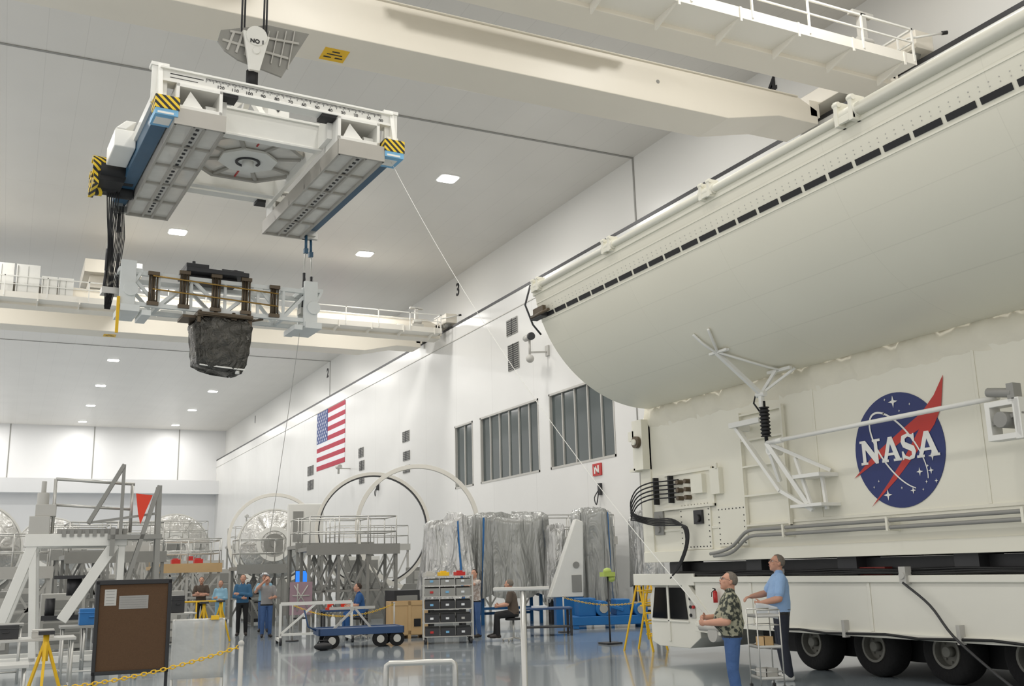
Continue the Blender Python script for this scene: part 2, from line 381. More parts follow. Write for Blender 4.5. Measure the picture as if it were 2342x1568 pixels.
# ------------------------------------------------------------------ bridge cranes
def crane(Y0,label,near):
    th=thing('bridge_crane',label,'crane',(8,Y0+3,15.6))
    ZB=15.26
    def gird(ya,yb,zb,dz,zt):
        m=MB(); P=[(-13,zb-dz),(18.6,zb-dz),(20.6,zb),(22.2,zb),(22.2,zt-.35),(21.4,zt),(-13,zt)]
        m.prism([(x,ya,z) for x,z in P],(0,yb-ya,0)); 
        m.bx(-13,21.4,ya-.06,yb+.06,zt-.04,zt); return m
    part('girder',th,gird(Y0+4.2,Y0+5.7,ZB,.45,16.08),CREAM,b=.02)
    part('girder',th,gird(Y0+1.,Y0+2.,15.1,.0,16.2),CREAM,b=.02)
    m=MB(); m.bx(-13,21.9,Y0,Y0+1,15.22,15.28); m.bx(-13,21.9,Y0-.03,Y0+.01,15.2,15.5)
    x=21.4
    while x>-13: m.prism([(x,Y0,15.22),(x,Y0+1,15.22),(x,Y0+1,14.95)],(.05,0,0)); m.bx(x,x+.06,Y0-.06,Y0-.03,15.1,15.5); x-=1.9
    part('walkway',th,m,CREAM2)
    m=MB(); x=21.85
    while x>-13: m.bx(x-.05,x,Y0-.05,Y0,15.28,16.3); x-=1.9
    m.bx(-13,21.85,Y0-.05,Y0,16.25,16.3); m.bx(-13,21.85,Y0-.045,Y0-.005,15.85,15.89)
    m.bx(21.8,21.85,Y0,Y0+1,16.25,16.3); m.bx(21.8,21.85,Y0,Y0+1,15.85,15.89); m.bx(21.8,21.85,Y0+.45,Y0+.5,15.28,16.3)
    part('handrail',th,m,WHITE)
    m=MB(); m.bx(22.25,22.95,Y0+.2,Y0+6.2,15.95,16.5); m.bx(21.9,22.3,Y0+1,Y0+2,15.3,16.0); m.bx(21.9,22.3,Y0+4.2,Y0+5.7,15.5,16.05)
    m.prism([(22.3,Y0+5.9,15.8),(22.3,Y0+6.4,15.8),(22.3,Y0+6.2,16.4),(22.3,Y0+5.9,16.4)],(.5,0,0))
    part('end_truck',th,m,CREAM,b=.02)
    for yy in (Y0+.7,Y0+5.9):
        m=MB(); m.cyl((22.35,yy,15.98),(22.7,yy,15.98),.24,20); m.cyl((22.3,yy,15.98),(22.75,yy,15.98),.08,12); part('wheel',th,m,[GREY])
    m=MB(); m.bx(20.2,20.9,Y0+.35,Y0+.8,15.28,15.75); m.cyl((20.3,Y0+.5,15.87),(20.8,Y0+.5,15.87),.13,14); m.bx(19.2,20.3,Y0+.4,Y0+.8,15.28,15.5); m.cyl((19.3,Y0+.5,15.58),(19.7,Y0+.5,15.58),.1,14)
    m.bx(20.4,20.6,Y0+.4,Y0+.6,15.75,16.7); m.bx(20.1,20.9,Y0+.4,Y0+.6,16.65,16.75)
    part('drive_motor',th,m,LGREY,b=.01)
    m=MB(); m.cyl((21.85,Y0+.2,16.1),(23.0,Y0-.2,16.35),.035,8); m.mi(1).cyl((22.9,Y0-.17,16.33),(23.05,Y0-.22,16.36),.06,8); part('bumper_rod',th,m,[WHITE,BLACK])
    m=MB(); m.bx(2.6,5.4,Y0+1.2,Y0+5.4,17.2,17.9); m.bx(2.9,5.1,Y0+1.8,Y0+4.6,16.52,17.2)
    m.cyl((3.1,Y0+2.6,17.1),(4.9,Y0+2.6,17.1),.45,20); part('hoist_trolley',th,m,CREAM,b=.02)
    for ya in (Y0+1.5,Y0+4.9):
        z_=16.08 if ya>Y0+3 else 16.2
        part('trolley_rail',th,MB().bx(-12,21,ya-.04,ya+.04,z_,z_+.12),DARK)
    m=MB(); xc=6.7 if near else 4.3; yf=Y0+5.2; zs=14.81
    m.mi(0).bx(xc-.32,xc+.32,yf-.32,yf+.32,zs-.012,zs); m.mi(1)
    for (a,b,c_,d_) in ((-.25,-.05,.1,.16),(.05,.25,.1,.16),(-.2,.2,-.05,0),(-.1,.1,-.2,-.14)): m.bx(xc+a,xc+b,yf+c_,yf+d_,zs-.016,zs-.012)
    part('warning_sign',th,m,[YEL,INK],'yellow capacity sign with black marks')
    if not near:
        for (a,b,h) in ((-1.7,-.6,1.35),(-.5,.55,1.35),(.65,1.35,.85),(1.4,2.1,.85)):
            m=MB(); m.mi(0).bx(a,b,Y0+.1,Y0+.8,15.28,15.28+h+.3); m.mi(1).bx(a+.05,a+.08,Y0+.08,Y0+.1,15.4,15.2+h+.3); m.bx((a+b)/2-.01,(a+b)/2+.01,Y0+.09,Y0+.1,15.35,15.2+h+.3)
            part('control_cabinet',th,m,[WHITE,GREY],b=.01)
    else:
        part('cable_tray',th,MB().bx(7.6,15.2,Y0+2.9,Y0+3.3,16.3,16.36),CREAM)
        m=MB(); x=8.
        while x<14.6: m.bx(x,x+.09,Y0+2.95,Y0+3.2,16.12,16.28); x+=.13
        m.bx(8,14.6,Y0+2.97,Y0+3.18,16.24,16.3); part('cable_carrier',th,m,DARK)
        part('bolt_hole',th,MB().cyl((16.1,Y0+4.19,15.5),(16.1,Y0+4.21,15.5),.06,12),GREY)
    return th
crane(18.2,'cream double-girder bridge crane with railed walkway and hoist trolley',True)
crane(53.2,'distant cream bridge crane with railed walkway and control cabinets',False)

# hook block
HX,HY=4.05,20.6
th=thing('hook_block','white crane hook block under wide grey slatted wing plate','crane hook',(HX,HY,11.9))
for dx,dy in ((-.24,0),(-.17,.05),(.24,0),(.31,.05)): part('wire_rope',th,MB().cyl((HX+dx,HY+dy,13.2),(HX+dx,HY+dy,16.5),.022,8),DARK)
m=MB(); m.prism([(HX-.24,HY-.2,13.3),(HX+.34,HY-.2,13.25),(HX+.14,HY-.2,12.4),(HX-.08,HY-.2,12.4)],(0,.1,0))
m.cyl((HX+.05,HY-.24,13.2),(HX+.05,HY+.2,13.2),.23,24); m.cyl((HX+.05,HY-.26,12.85),(HX+.05,HY-.08,12.85),.08,14)
part('sheave_case',th,m,WHITE,b=.01)
m=MB()
Pw=[(-.76,12.95),(-.70,13.22),(.35,13.72),(1.36,13.86),(.72,12.58),(.2,12.62),(-.3,12.66),(-.6,12.78)]
m.prism([(HX+a,HY+.05+(a*.25),z) for a,z in Pw],(0,.06,0))
m.mi(1)
for k in range(8): 
    a=-.55+k*.2; m.beam((HX+a,HY+.03+a*.25,12.8),(HX+a+.14,HY+.05+a*.25,13.28+.07*k),.025,.05)
m.beam((HX-.66,HY-.13,13.0),(HX+.85,HY+.22,13.05),.03,.05); m.beam((HX-.5,HY-.1,13.25),(HX+1.1,HY+.28,13.5),.03,.05)
part('wing_plate',th,m,[GREY,LGREY])
m=MB(); add_text(m,'NO 1',.13,(HX+.06,HY-.25,13.05),(1,0,0),(0,0,1),.004,.004); o=part('lettering',th,m,INK); o['kind']='stuff'
m=MB(); m.cyl((HX+.02,HY,12.45),(HX+.02,HY,12.1),.13,16); m.cyl((HX+.02,HY,12.1),(HX+.02,HY,11.85),.08,12); m.ring((HX+.02,HY,11.92),.07,.17,(0,1,0),.1,20)
part('hook',th,m,BLACK)

# ------------------------------------------------------------------ lifting fixture (local coordinates)
FX=thing('lifting_fixture','white rectangular lifting frame with silvery trays and numbered rulers','lifting frame',(4.05,20.6,9.95),.055)
def fp(n,m,mats,label=None,b=0): return part(n,FX,m,mats,label,b,local=True)
for (a,b) in ((-2.04,-1.12),(1.06,2.02)):
    m=MB(); zb=-.26
    for x in (a,b-.05): m.bx(x,x+.05,-2.7,2.6,zb,.06)
    m.bx(a,b,-2.72,-2.66,zb,.06); m.bx(a,b,2.58,2.64,zb,.06)
    for k in range(1,5): y=-2.7+5.32*k/5; m.bx(a,b,y-.03,y+.03,zb+.01,zb+.12)
    m.bx((a+b)/2-.12,(a+b)/2-.08,-2.7,2.6,zb+.0,zb+.12); m.bx((a+b)/2+.08,(a+b)/2+.12,-2.7,2.6,zb+.0,zb+.12)
    tr=fp('tray',m,TRAYG,b=.004)
    part('tray_panel',tr,MB().bx(a+.05,b-.05,-2.66,2.58,zb+.06,zb+.09),PANEL,local=True)
    m=MB(); y=-2.5
    while y<2.5: m.bx((a+b)/2-.03,(a+b)/2+.03,y,y+.07,zb+.045,zb+.06); y+=.2
    o=part('slot_strip',tr,m,DARK,local=True); o['kind']='stuff'
    # end housings above the trays
    for (ya,yb,zt) in ((-2.55,-1.75,.62),(1.9,2.5,.4)):
        m=MB(); m.bx(a+.04,a+.1,ya,yb,.06,zt); m.bx(b-.1,b-.04,ya,yb,.06,zt); m.bx(a+.04,b-.04,yb-.06,yb,.06,zt); m.bx(a+.04,b-.04,ya,yb,zt-.06,zt); m.bx(a+.04,b-.04,ya,ya+.05,.06,.2)
        m.prism([(a+.12,ya+.05,.12),(b-.3,ya+.05,.12),(a+.3,ya+.05,zt-.1)],(0,.05,0)); m.cyl((b-.3,ya+.3,.3),(b-.1,ya+.3,.3),.1,12)
        m.bx(b-.3,b-.1,ya+.1,yb-.05,.06,.22)
        fp('end_housing',m,WHITE,b=.004)
for sx in (-1,1):
    a,b=(-2.34,-2.06) if sx<0 else (2.06,2.34)
    fp('side_beam',MB().bx(a,b,-2.6,2.7,-.08,.22),BLUE,'blue painted side beam',b=.01)
    fp('corner_guard',MB().bx(a-.05,b+.1,-2.75,-2.35,-.02,.24),HAZ,'yellow and black striped corner guard',b=.01)
    m=MB(); m.mi(0).bx(a-.04,b+.08,-2.74,-2.2,-.14,-.02); m.mi(1).bx(a,b,-2.745,-2.74,-.12,-.08); m.bx(a,b,-2.6,-2.3,-.145,-.14)
    fp('label_plate',m,[LBLUE,WHITE],'light blue label with white writing')
    m=MB(); x=sx*2.28
    for y in (-2.3,2.35):
        m.prism([(x-.04,y-.32,.22),(x-.04,y+.45,.22),(x-.04,y+.18,1.0),(x-.04,y-.12,1.0)],(.08,0,0)); m.bx(x-.16,x+.16,y-.12,y+.12,.95,1.02)
        m.bx(x-.14,x+.14,y-.1,y-.05,.22,.95)
    m.bx(x-.12,x+.12,-2.5,2.6,.22,.4)
    fp('end_bracket',m,WHITE,b=.006)
for (y,zb) in ((-2.32,.68),(2.3,.46)):
    m=MB(); m.bx(-2.28,2.3,y-.1,y+.1,zb,zb+.24); m.bx(-2.28,2.3,y-.16,y+.14,zb+.22,zb+.26); m.bx(-2.28,2.3,y-.16,y+.14,zb-.03,zb+.02)
    rb=fp('ruler_beam',m,WHITE,'white beam with black ruler graduations',b=.004)
    m=MB(); L0,L1=(-1.45,2.05); n=130
    for k in range(n+1):
        x=L1-(L1-L0)*k/n; h=.075 if k%5==0 else .04
        m.bx(x-.004,x+.004,y-.108,y-.1,zb+.2-h,zb+.2)
    m.bx(L0,L1,y-.106,y-.1,zb+.195,zb+.2)
    for i in range(13):
        x=L1-(L1-L0)*i/13.; add_text(m,str(i*10) if i else '00',.095,(x,y-.108,zb+.07),(1,0,0),(0,0,1),.002,.001)
    m.bx(-2.1,-1.5,y-.108,y-.1,zb+.15,zb+.165); m.bx(-2.1,-1.6,y-.108,y-.1,zb+.08,zb+.09)
    o=part('ruler_marks',rb,m,INK,local=True); o['kind']='stuff'
    for x in (-1.05,1.0): fp('slider_block',MB().bx(x-.2,x+.2,y-.13,y+.2,zb-.09,zb-.02),BLACK)
m=MB(); m.bx(-1.1,1.08,-1.62,-1.5,.22,.76); m.bx(-1.1,1.08,-1.66,-1.46,.2,.25); m.bx(-1.1,1.08,-1.66,-1.46,.74,.79)
m.bx(-1.1,1.08,1.5,1.62,.3,.76); m.bx(-1.1,1.08,1.46,1.66,.28,.33)
for x in (-1.1,1.0): m.bx(x,x+.1,-2.2,2.2,.25,.76)
fp('inner_frame',m,WHITE,b=.006)
m=MB(); c=V((-.02,-.05,.46)); m.ring(c,1.2,1.3,(0,0,1),.12,8,u=(math.cos(math.pi/8),math.sin(math.pi/8),0)); 
m.ring(c,.5,.6,(0,0,1),.12,8,u=(math.cos(math.pi/8),math.sin(math.pi/8),0))
for k in range(8):
    a=k*math.pi/4+math.pi/8; e=V((math.cos(a),math.sin(a),0)); m.beam(c+e*.55,c+e*1.26,.09,.09)
oc=fp('centre_panel',m,TRAYG,b=.004)
part('tray_panel',oc,MB().cyl(c+V((0,0,.0)),c+V((0,0,.04)),1.22,8),PANEL,local=True)
m=MB(); m.ring(c+V((0,0,-.06)),.0,.62,(0,0,1),.05,8,u=(math.cos(math.pi/8),math.sin(math.pi/8),0)); m.cyl(c+V((0,0,-.22)),c+V((0,0,-.05)),.12,24); part('hub_plate',oc,m,WHITE,local=True)
m=MB(); m.ring(c+V((0,0,-.1)),.21,.26,(0,0,1),.03,32,20,340); part('hub_ring',oc,m,DARK,local=True)
part('marking_stripe',oc,MB().bx(c.x-.015,c.x+.015,c.y-1.2,c.y-.7,c.z-.02,c.z+.02),RED,local=True)
part('marking_stripe',oc,MB().bx(c.x-.015,c.x+.015,c.y+.7,c.y+1.2,c.z-.02,c.z+.02),RED,local=True)
m=MB(); m.beam((-.1,-1.5,.75),(-.03,0,1.95),.12,.12); m.beam((-.1,1.5,.75),(-.03,0,1.95),.12,.12); m.beam((-1.05,0,.75),(-.03,0,1.95),.1,.1); m.beam((1.05,0,.75),(-.03,0,1.95),.1,.1); m.cyl((-.03,-.12,1.98),(-.03,.12,1.98),.14,18)
m.bx(-1.1,1.08,-.12,.12,.62,.78)
fp('lifting_bail',m,WHITE,b=.006)
m=MB(); m.mi(0).bx(.15,.6,-.9,-.5,1.15,1.5); m.bx(.05,.7,-.95,-.45,1.5,1.58); m.mi(1).prism([(.36,-.91,1.22),(.42,-.91,1.3),(.39,-.91,1.3),(.39,-.91,1.42),(.33,-.91,1.42),(.33,-.91,1.3),(.3,-.91,1.3)],(0,.005,0)); m.mi(0).beam((.38,-.7,.7),(.38,-.7,1.2),.2)
fp('junction_box',m,[WHITE,INK],b=.004)
m=MB(); m.bx(-2.75,-2.35,-.5,.6,.05,.42); m.prism([(-2.75,-.5,.42),(-2.75,.6,.42),(-2.55,.6,.62),(-2.55,-.5,.62)],(.2,0,0)); fp('drive_housing',m,WHITE,b=.02)
m=MB(); m.mi(0); q=.18
for (x,y,z,r_) in ((-2.75,.9,.05,.18),(-2.55,1.2,.1,.2),(-2.85,1.4,-.05,.18),(-2.5,1.6,-.1,.16)): m.cyl((x-.25+q,y,z),(x+.25+q,y,z),r_,16)
m.bx(-3.05+q,-2.35,.8,1.7,-.2,.05)
m.mi(2).cyl((-2.2,1.3,.15),(-2.26,1.3,.15),.12,14); m.cyl((-2.2,1.0,.2),(-2.26,1.0,.2),.1,14)
wc=fp('winch_unit',m,[BLACK,DARK,RED],'black winch unit with striped guards',b=.006)
m=MB(); m.ring((-3.0+q,1.,.12),.18,.24,(1,0,0),.3,20,0,220); m.ring((-3.0+q,1.5,-.05),.18,.25,(1,0,0),.26,20,0,240); m.bx(-3.12+q,-3.02+q,.8,1.7,-.3,.1); part('striped_guard',wc,m,HAZ,local=True)
for k in range(6):
    z0=-.2; part('hanging_cable',wc,MB().tube(crom([(-2.6+.05*k,1.4,z0),(-2.5+.03*k,1.9,-.6-.06*k),(-2.4+.02*k,2.3,-1.1),(-2.38+.03*k,2.5,-1.9),(-2.36+.02*k,2.5,-2.5)],3),.012,6),BLACK,local=True)
for x in (-2.2,2.2):
    m=MB(); m.bx(x-.12,x+.12,2.55,2.8,-.2,.2); m.bx(x-.2,x+.2,2.5,2.6,-.25,-.1)
    fp('sling_bracket',m,STEEL)

# ------------------------------------------------------------------ payload carrier hanging below
CX,CY,CZ=4.05,23.15,7.3
CR=thing('payload_carrier','white truss cross-carrier with dark clamps hanging on slings','payload carrier',(CX,CY,CZ),.055)
def cp(n,m,mats,label=None,b=0): return part(n,CR,m,mats,label,b,local=True)
m=MB(); 
for y in (-.35,.35):
    m.beam((-2.15,y,.95),(2.0,y,.95),.09); m.beam((-2.15,y,.25),(2.0,y,.25),.09)
    xs=[-2.1,-1.45,-.75,0,.75,1.35,1.95]
    for i in range(6):
        if i%2: m.beam((xs[i],y,.25),(xs[i+1],y,.95),.07)
        else: m.beam((xs[i],y,.95),(xs[i+1],y,.25),.07)
    for x in xs: m.beam((x,y,.25),(x,y,.95),.06)
for x in (-2.1,-1.45,1.35,1.95): m.beam((x,-.35,.95),(x,.35,.95),.07); m.beam((x,-.35,.25),(x,.35,.25),.07)
cp('truss',m,WHITE2)
for sx in (-1,1):
    m=MB(); x=sx*2.05
    m.bx(x-.2,x+.2,-.5,.5,.05,.2); m.bx(x-.22,x+.1,-.45,-.35,.1,1.2); m.bx(x-.1,x+.22,.3,.4,.1,1.2); m.bx(x-.25,x+.25,-.4,.4,.95,1.05)
    m.cyl((x,-.5,.55),(x,-.35,.55),.16,14); m.beam((x-.2,-.4,.2),(x+.2,-.4,.95),.06); m.bx(x-.35*sx-.1,x-.35*sx+.1,-.45,.4,.0,.12)
    m.cyl((x,0,1.05),(x,0,1.3),.05,8)
    cp('end_fitting',m,WHITE2,b=.006)
SH=-.2
for x in (-1.38,-.72,-.02,.66,1.32):
    x+=SH; m=MB(); h=1.1 if abs(x-SH)<.8 else 1.0
    for dx in (-.08,-.027,.027,.08): m.cyl((x+dx,-.42,.3),(x+dx,-.42,h-.05),.02,6)
    m.bx(x-.12,x+.12,-.46,-.36,h-.08,h); m.bx(x-.12,x+.12,-.46,-.36,.24,.32); m.bx(x-.05,x+.05,-.4,-.36,.3,h-.05)
    cp('clamp_column',m,BROWNM)
for z in (.85,.55): cp('tie_rod',MB().cyl((-1.6,-.46,z+.05),(1.2,-.46,z-.05),.018,6),GOLD)
m=MB(); m.bx(-.9,.5,-.5,.5,1.1,1.2); m.bx(-.9,-.4,-.45,.4,1.2,1.3); m.bx(-.1,.4,-.4,.4,1.2,1.26); m.cyl((-.65,0,1.25),(-.65,0,1.48),.04,8); m.cyl((.3,0,1.25),(.3,0,1.38),.06,8)
m.bx(-.8,.3,-.2,.2,.95,1.1)
cp('top_plate',m,DARK,'dark grey top plate',b=.01)
m=MB(); m.bx(-.62,.62,-.5,.5,.1,.2); 
for x in (-.55,-.2,.2,.55): m.cyl((x,-.4,-.02),(x,-.4,.25),.04,8); m.bx(x-.06,x+.06,-.45,-.3,-.04,.1)
m.bx(-.9,-.6,-.3,.3,.08,.14); m.cyl((.6,-.3,.12),(.9,-.3,.2),.03,8); m.cyl((-.6,-.52,.15),(.6,-.52,.12),.025,8)
cp('interface_frame',m,BROWNM)
m=MB(); rows=[]
for (z,hx,hy) in ((0.08,.60,.5),(-.05,.64,.52),(-.35,.61,.5),(-.65,.58,.48),(-.9,.54,.45),(-1.02,.46,.38),(-1.08,.3,.25)):
    row=[]; n=96
    for k in range(n):
        a=2*math.pi*k/n; ca,sa=math.cos(a),math.sin(a); e=.34
        x=hx*math.copysign(abs(ca)**e,ca); y=hy*math.copysign(abs(sa)**e,sa)
        w=1+.03*math.sin(11*a+z*9)+.03*math.sin(19*a+z*21)+.03*random.uniform(-1,1)
        row.append((x*w+.0,y*w,z-.06*math.cos(a)*(z<-.9)+.02*random.uniform(-1,1)))
    rows.append(row)
m.grid(rows,cv=True,caps=True)
pu=cp('wrapped_unit',m,FOILD,'equipment box wrapped in dark crinkled silver film')
m=MB(); m.cyl((.35,-.3,-1.13),(.35,-.3,-1.02),.05,10); m.beam((-.5,-.35,-.98),(.5,-.38,-1.04),.03,.03); part('bottom_fitting',pu,m,WHITE,local=True)
cp('warning_streamer',MB().bx(-2.32,-2.26,-.5,-.44,-.45,.35),YEL,'yellow hanging streamer')
for (fx,lab) in ((-2.25,'steel wire sling hanging with black control cables'),(2.2,'steel wire sling with turnbuckles')):
    th=thing('sling',lab,'sling',tuple(FX.location+Matrix.Rotation(.055,3,'Z')@V((fx,2.6,-2.35))),.055)
    for dx,dy in ((-.1,-.12),(.1,.12)):
        part('wire',th,MB().cyl((dx,dy,2.2),(dx*1.6,dy,.35),.018,8),STEEL,local=True)
        m=MB(); m.cyl((dx,dy,2.15),(dx,dy,1.8),.035,8); m.bx(dx-.05,dx+.05,dy-.05,dy+.05,1.7,1.82); part('turnbuckle',th,m,BLUE if fx>0 else DARK,local=True)
        m=MB(); m.cyl((dx*1.3,dy,1.2),(dx*1.3,dy,.7),.04,8); m.cyl((dx*1.35,dy,.72),(dx*1.6,dy,.3),.03,8); part('turnbuckle',th,m,DARK,local=True)
    part('shackle',th,MB().bx(-.12,.12,-.2,.2,2.15,2.3),STEEL,local=True); part('shackle',th,MB().bx(-.2,.2,-.15,.15,.2,.34),STEEL,local=True)
    if fx<0:
        for k in range(7): part('control_cable',th,MB().tube([(-.05+.03*k,-.2,2.2),(.02+.03*k,-.15,1.5),(-.04+.03*k,-.1,.7),(-.12+.02*k,-.1,-.1)],.01,6),BLACK,local=True)

# ------------------------------------------------------------------ payload canister
XC=11.5
CN=thing('payload_canister','huge cream-white payload canister with one curved door open','canister',(14.2,9,1.75))
m=MB(); m.bx(XC,16.9,-3,17.3,1.95,4.55); m.prism([(XC,-3,4.55),(XC+.15,-3,4.85),(16.7,-3,4.85),(16.9,-3,4.55)],(0,20.3,0))
m.bx(XC-.06,16.9,-3,17.35,1.78,1.98); m.bx(XC-.04,XC+.2,17.0,17.36,1.95,4.5)
m.bx(XC-.02,XC,-3,16.9,2.35,2.4)
for y in (12.3,9.2,6.9): m.bx(XC-.012,XC,y,y+.05,2.4,4.45)
part('body',CN,m,CAN,b=.015)
def arc(y,r,a0,a1,n): return [V((11.4+r*math.cos(math.radians(a0+(a1-a0)*k/n)),y,7.3+r*math.sin(math.radians(a0+(a1-a0)*k/n)))) for k in range(n+1)]
m=MB(); n=40; o0=arc(-3,2.5,271,187,n); o1=arc(16.9,2.5,271,187,n); i0=arc(-3,2.42,271,187,n); i1=arc(16.9,2.42,271,187,n)
vs=[p for k in range(n+1) for p in (o0[k],o1[k],i1[k],i0[k])]
fo=[(k*4,k*4+1,k*4+5,k*4+4) for k in range(n)]; fi=[(k*4+2,k*4+3,k*4+7,k*4+6) for k in range(n)]
fe=[(k*4+1,k*4+2,k*4+6,k*4+5) for k in range(n)]+[(k*4+3,k*4,k*4+4,k*4+7) for k in range(n)]+[(0,1,2,3),(n*4+3,n*4+2,n*4+1,n*4)]
m.add(vs,fo+fi+fe,True)
for k in range(len(fo)+len(fi),len(m.s)): m.s[k]=False
dr=part('door',CN,m,SHELL,'curved quarter-cylinder canister door, open')
ed=dr.modifiers.new('split','EDGE_SPLIT'); ed.split_angle=math.radians(40)
def onshell(a,dr_=0): 
    r=2.5+dr_; return V((11.4+r*math.cos(math.radians(a)),0,7.3+r*math.sin(math.radians(a))))
m=MB(); y=16.75
while y>-2.5:
    p=[onshell(199.9,.012),onshell(198.1,.012)]
    m.prism([(p[0].x,y,p[0].z),(p[1].x,y,p[1].z),(p[1].x,y-.39,p[1].z),(p[0].x,y-.39,p[0].z)],(.01,0,.003)); y-=.455
o=part('slot_strip',dr,m,BLACK,'row of black slots'); o['kind']='stuff'
for a in (201,192.5):
    p=onshell(a,.01); part('edge_strip',dr,MB().prism([(p.x,16.9,p.z-.01),(p.x,16.9,p.z+.01),(p.x,-3,p.z+.01),(p.x,-3,p.z-.01)],(.012,0,0)),SHELL2)
m=MB(); y=16.6
while y>2:
    for a in (195.4,196.6):
        p=onshell(a,.003); m.bx(p.x-.003,p.x+.003,y-.006,y+.006,p.z-.006,p.z+.006)
    y-=.13
o=part('rivet_row',dr,m,LGREY); o['kind']='stuff'
m=MB(); p=onshell(187.5,.0); px_,pz_=p.x-.04,p.z+.08
m.cyl((px_,16.9,pz_),(px_,8.4,pz_),.055,14); m.cyl((px_,8.4,pz_),(px_,-3,pz_),.085,16)
m.bx(p.x-.02,p.x+.1,-3,16.95,p.z-.06,p.z+.05)
part('rim_pipe',dr,m,SHELL2)
for y in (16.7,14.06,11.28,8.45,5.6):
    m=MB(); s_=.8 if y>9 else 1.0
    for dy in (-.12*s_,.12*s_):
        m.bx(px_-.10*s_,px_+.13*s_,y+dy-.03,y+dy+.03,pz_-.14*s_,pz_+.19*s_); m.cyl((px_-.07*s_,y+dy-.045,pz_+.15*s_),(px_-.07*s_,y+dy+.045,pz_+.15*s_),.04*s_,10)
    m.bx(px_-.09*s_,px_-.05*s_,y-.15,y+.15,pz_-.12*s_,pz_-.03); m.cyl((px_,y-.17,pz_),(px_,y+.17,pz_),.08*s_+.012,12)
    part('clamp',dr,m,SHELL2,b=.006)
m=MB(); m.mi(0); p=onshell(199,.05)
m.tube([(px_,17.0,pz_+.1),(px_-.1,17.05,pz_-.3),(p.x-.05,17.05,p.z-.1),(p.x+.1,17.0,p.z-.3)],.02,6)
m.bx(p.x-.1,p.x+.05,16.6,17.06,p.z-.02,p.z+.06); m.mi(1); m.bx(p.x-.12,p.x-.05,16.5,16.9,p.z+.05,p.z+.16); m.cyl((p.x-.1,16.3,p.z+.03),(p.x-.1,17,p.z+.03),.03,8)
part('latch',dr,m,[DARK,BROWNM])
m=MB(); rows=[]; ny=200
for k in range(ny+1):
    y=17.1-20*k/ny; w=.02*math.sin(k*.6)+.015*math.sin(k*1.37)+.01*math.sin(k*2.9)
    rows.append([V((XC+.12,y,4.9)),V((XC-.03+w,y,4.83)),V((XC-.06+w*1.3,y,4.66)),V((XC-.03-w,y,4.5+w)),V((XC,y,4.42+w))])
m.grid(rows); part('seal_fabric',CN,m,FABRIC,'quilted cream fabric seal')
part('seal_cord',CN,MB().cyl((XC-.02,17.1,4.88),(XC-.02,-3,4.88),.02,8),DARK)
# emblem
EM=(XC-.012,10.66,3.27)
def E(p,q,o=0.): return V((EM[0]-o,EM[1]-p,EM[2]+q))
em=part('emblem',CN,MB().prism([E(.83*math.cos(2*math.pi*k/64),.83*math.sin(2*math.pi*k/64)) for k in range(64)],(.012,0,0)),NASAB,'round dark blue emblem with red wing and white letters')
poly=[(.93,.93),(.84,.5),(.7,.28),(.35,-.06),(-.08,-.42),(-.6,-.78),(-.22,-.44),(.18,-.04),(.42,.24),(.1,.12),(-.4,-.12),(-.9,-.34),(-.45,-.02),(.1,.27),(.5,.47),(.74,.68)]
part('red_wing',em,MB().prism([E(p*1.0,q,.004) for p,q in poly],(.003,0,0)),NASAR)
m=MB(); rx,ry,ti_,a0,a1=.70,.3,math.radians(-52),20,330
K=60; rows=[]
for k in range(K+1):
    a=math.radians(a0+(a1-a0)*k/K); wd=.006+.010*abs(math.sin(a/2)); c_=[]
    for s2 in (-1,1):
        x=(rx+s2*wd)*math.cos(a); yv=(ry+s2*wd)*math.sin(a)
        c_.append(E(x*math.cos(ti_)-yv*math.sin(ti_),x*math.sin(ti_)+yv*math.cos(ti_),.008))
    rows.append(c_)
m.grid(rows,sm=False); part('orbit_line',em,m,WHITE)
m=MB()
for (p,q,r_) in ((0,.7,.09),(-.2,.55,.03),(.1,.55,.02),(-.27,-.63,.08),(-.52,-.5,.02),(.35,-.35,.06),(.6,-.15,.07),(.55,-.35,.05),(.62,-.5,.03),(.45,-.5,.025),(.2,-.6,.05),(.0,-.55,.02),(-.15,.75,.02),(.5,-.28,.02),(-.42,-.42,.02),(.38,-.6,.02),(.3,.62,.02)):
    P=[]
    for k in range(8):
        rr=r_ if k%2==0 else r_*.3; a=k*math.pi/4; P.append(E(p+rr*math.cos(a),q+rr*math.sin(a),.008))
    m.prism(P,(.003,0,0))
o=part('stars',em,m,WHITE); o['kind']='stuff'
gN=[(0,0),(.34,0),(.34,.1),(.26,.1),(.26,.62),(.72,0),(.86,0),(.86,.9),(1,.9),(1,1),(.62,1),(.62,.9),(.7,.9),(.7,.42),(.28,1),(0,1),(0,.9),(.1,.9),(.1,.1),(0,.1)]
gA=[(0,0),(.34,0),(.34,.1),(.27,.1),(.33,.25),(.64,.25),(.7,.1),(.6,.1),(.6,0),(1,0),(1,.1),(.93,.1),(.6,1),(.4,1),(.09,.1),(0,.1)]
gS=[(.02,.0),(.12,.0),(.16,.06),(.5,-.03),(.85,.02),(1,.28),(.9,.5),(.3,.7),(.3,.82),(.5,.9),(.72,.84),(.84,.68),(.95,.68),(.95,1),(.86,1),(.82,.96),(.5,1.03),(.1,.96),(0,.72),(.12,.5),(.7,.3),(.7,.16),(.5,.09),(.25,.16),(.12,.34),(.02,.34)]
z0=-.16; h=.36
for g_,x0,w_ in ((gN,-.72,.4),(gA,-.31,.37),(gS,.07,.26),(gA,.34,.4)):
    part('letter',em,MB().prism([E(x0+p*w_,z0+q*h,.012) for p,q in g_],(.004,0,0)),WHITE)
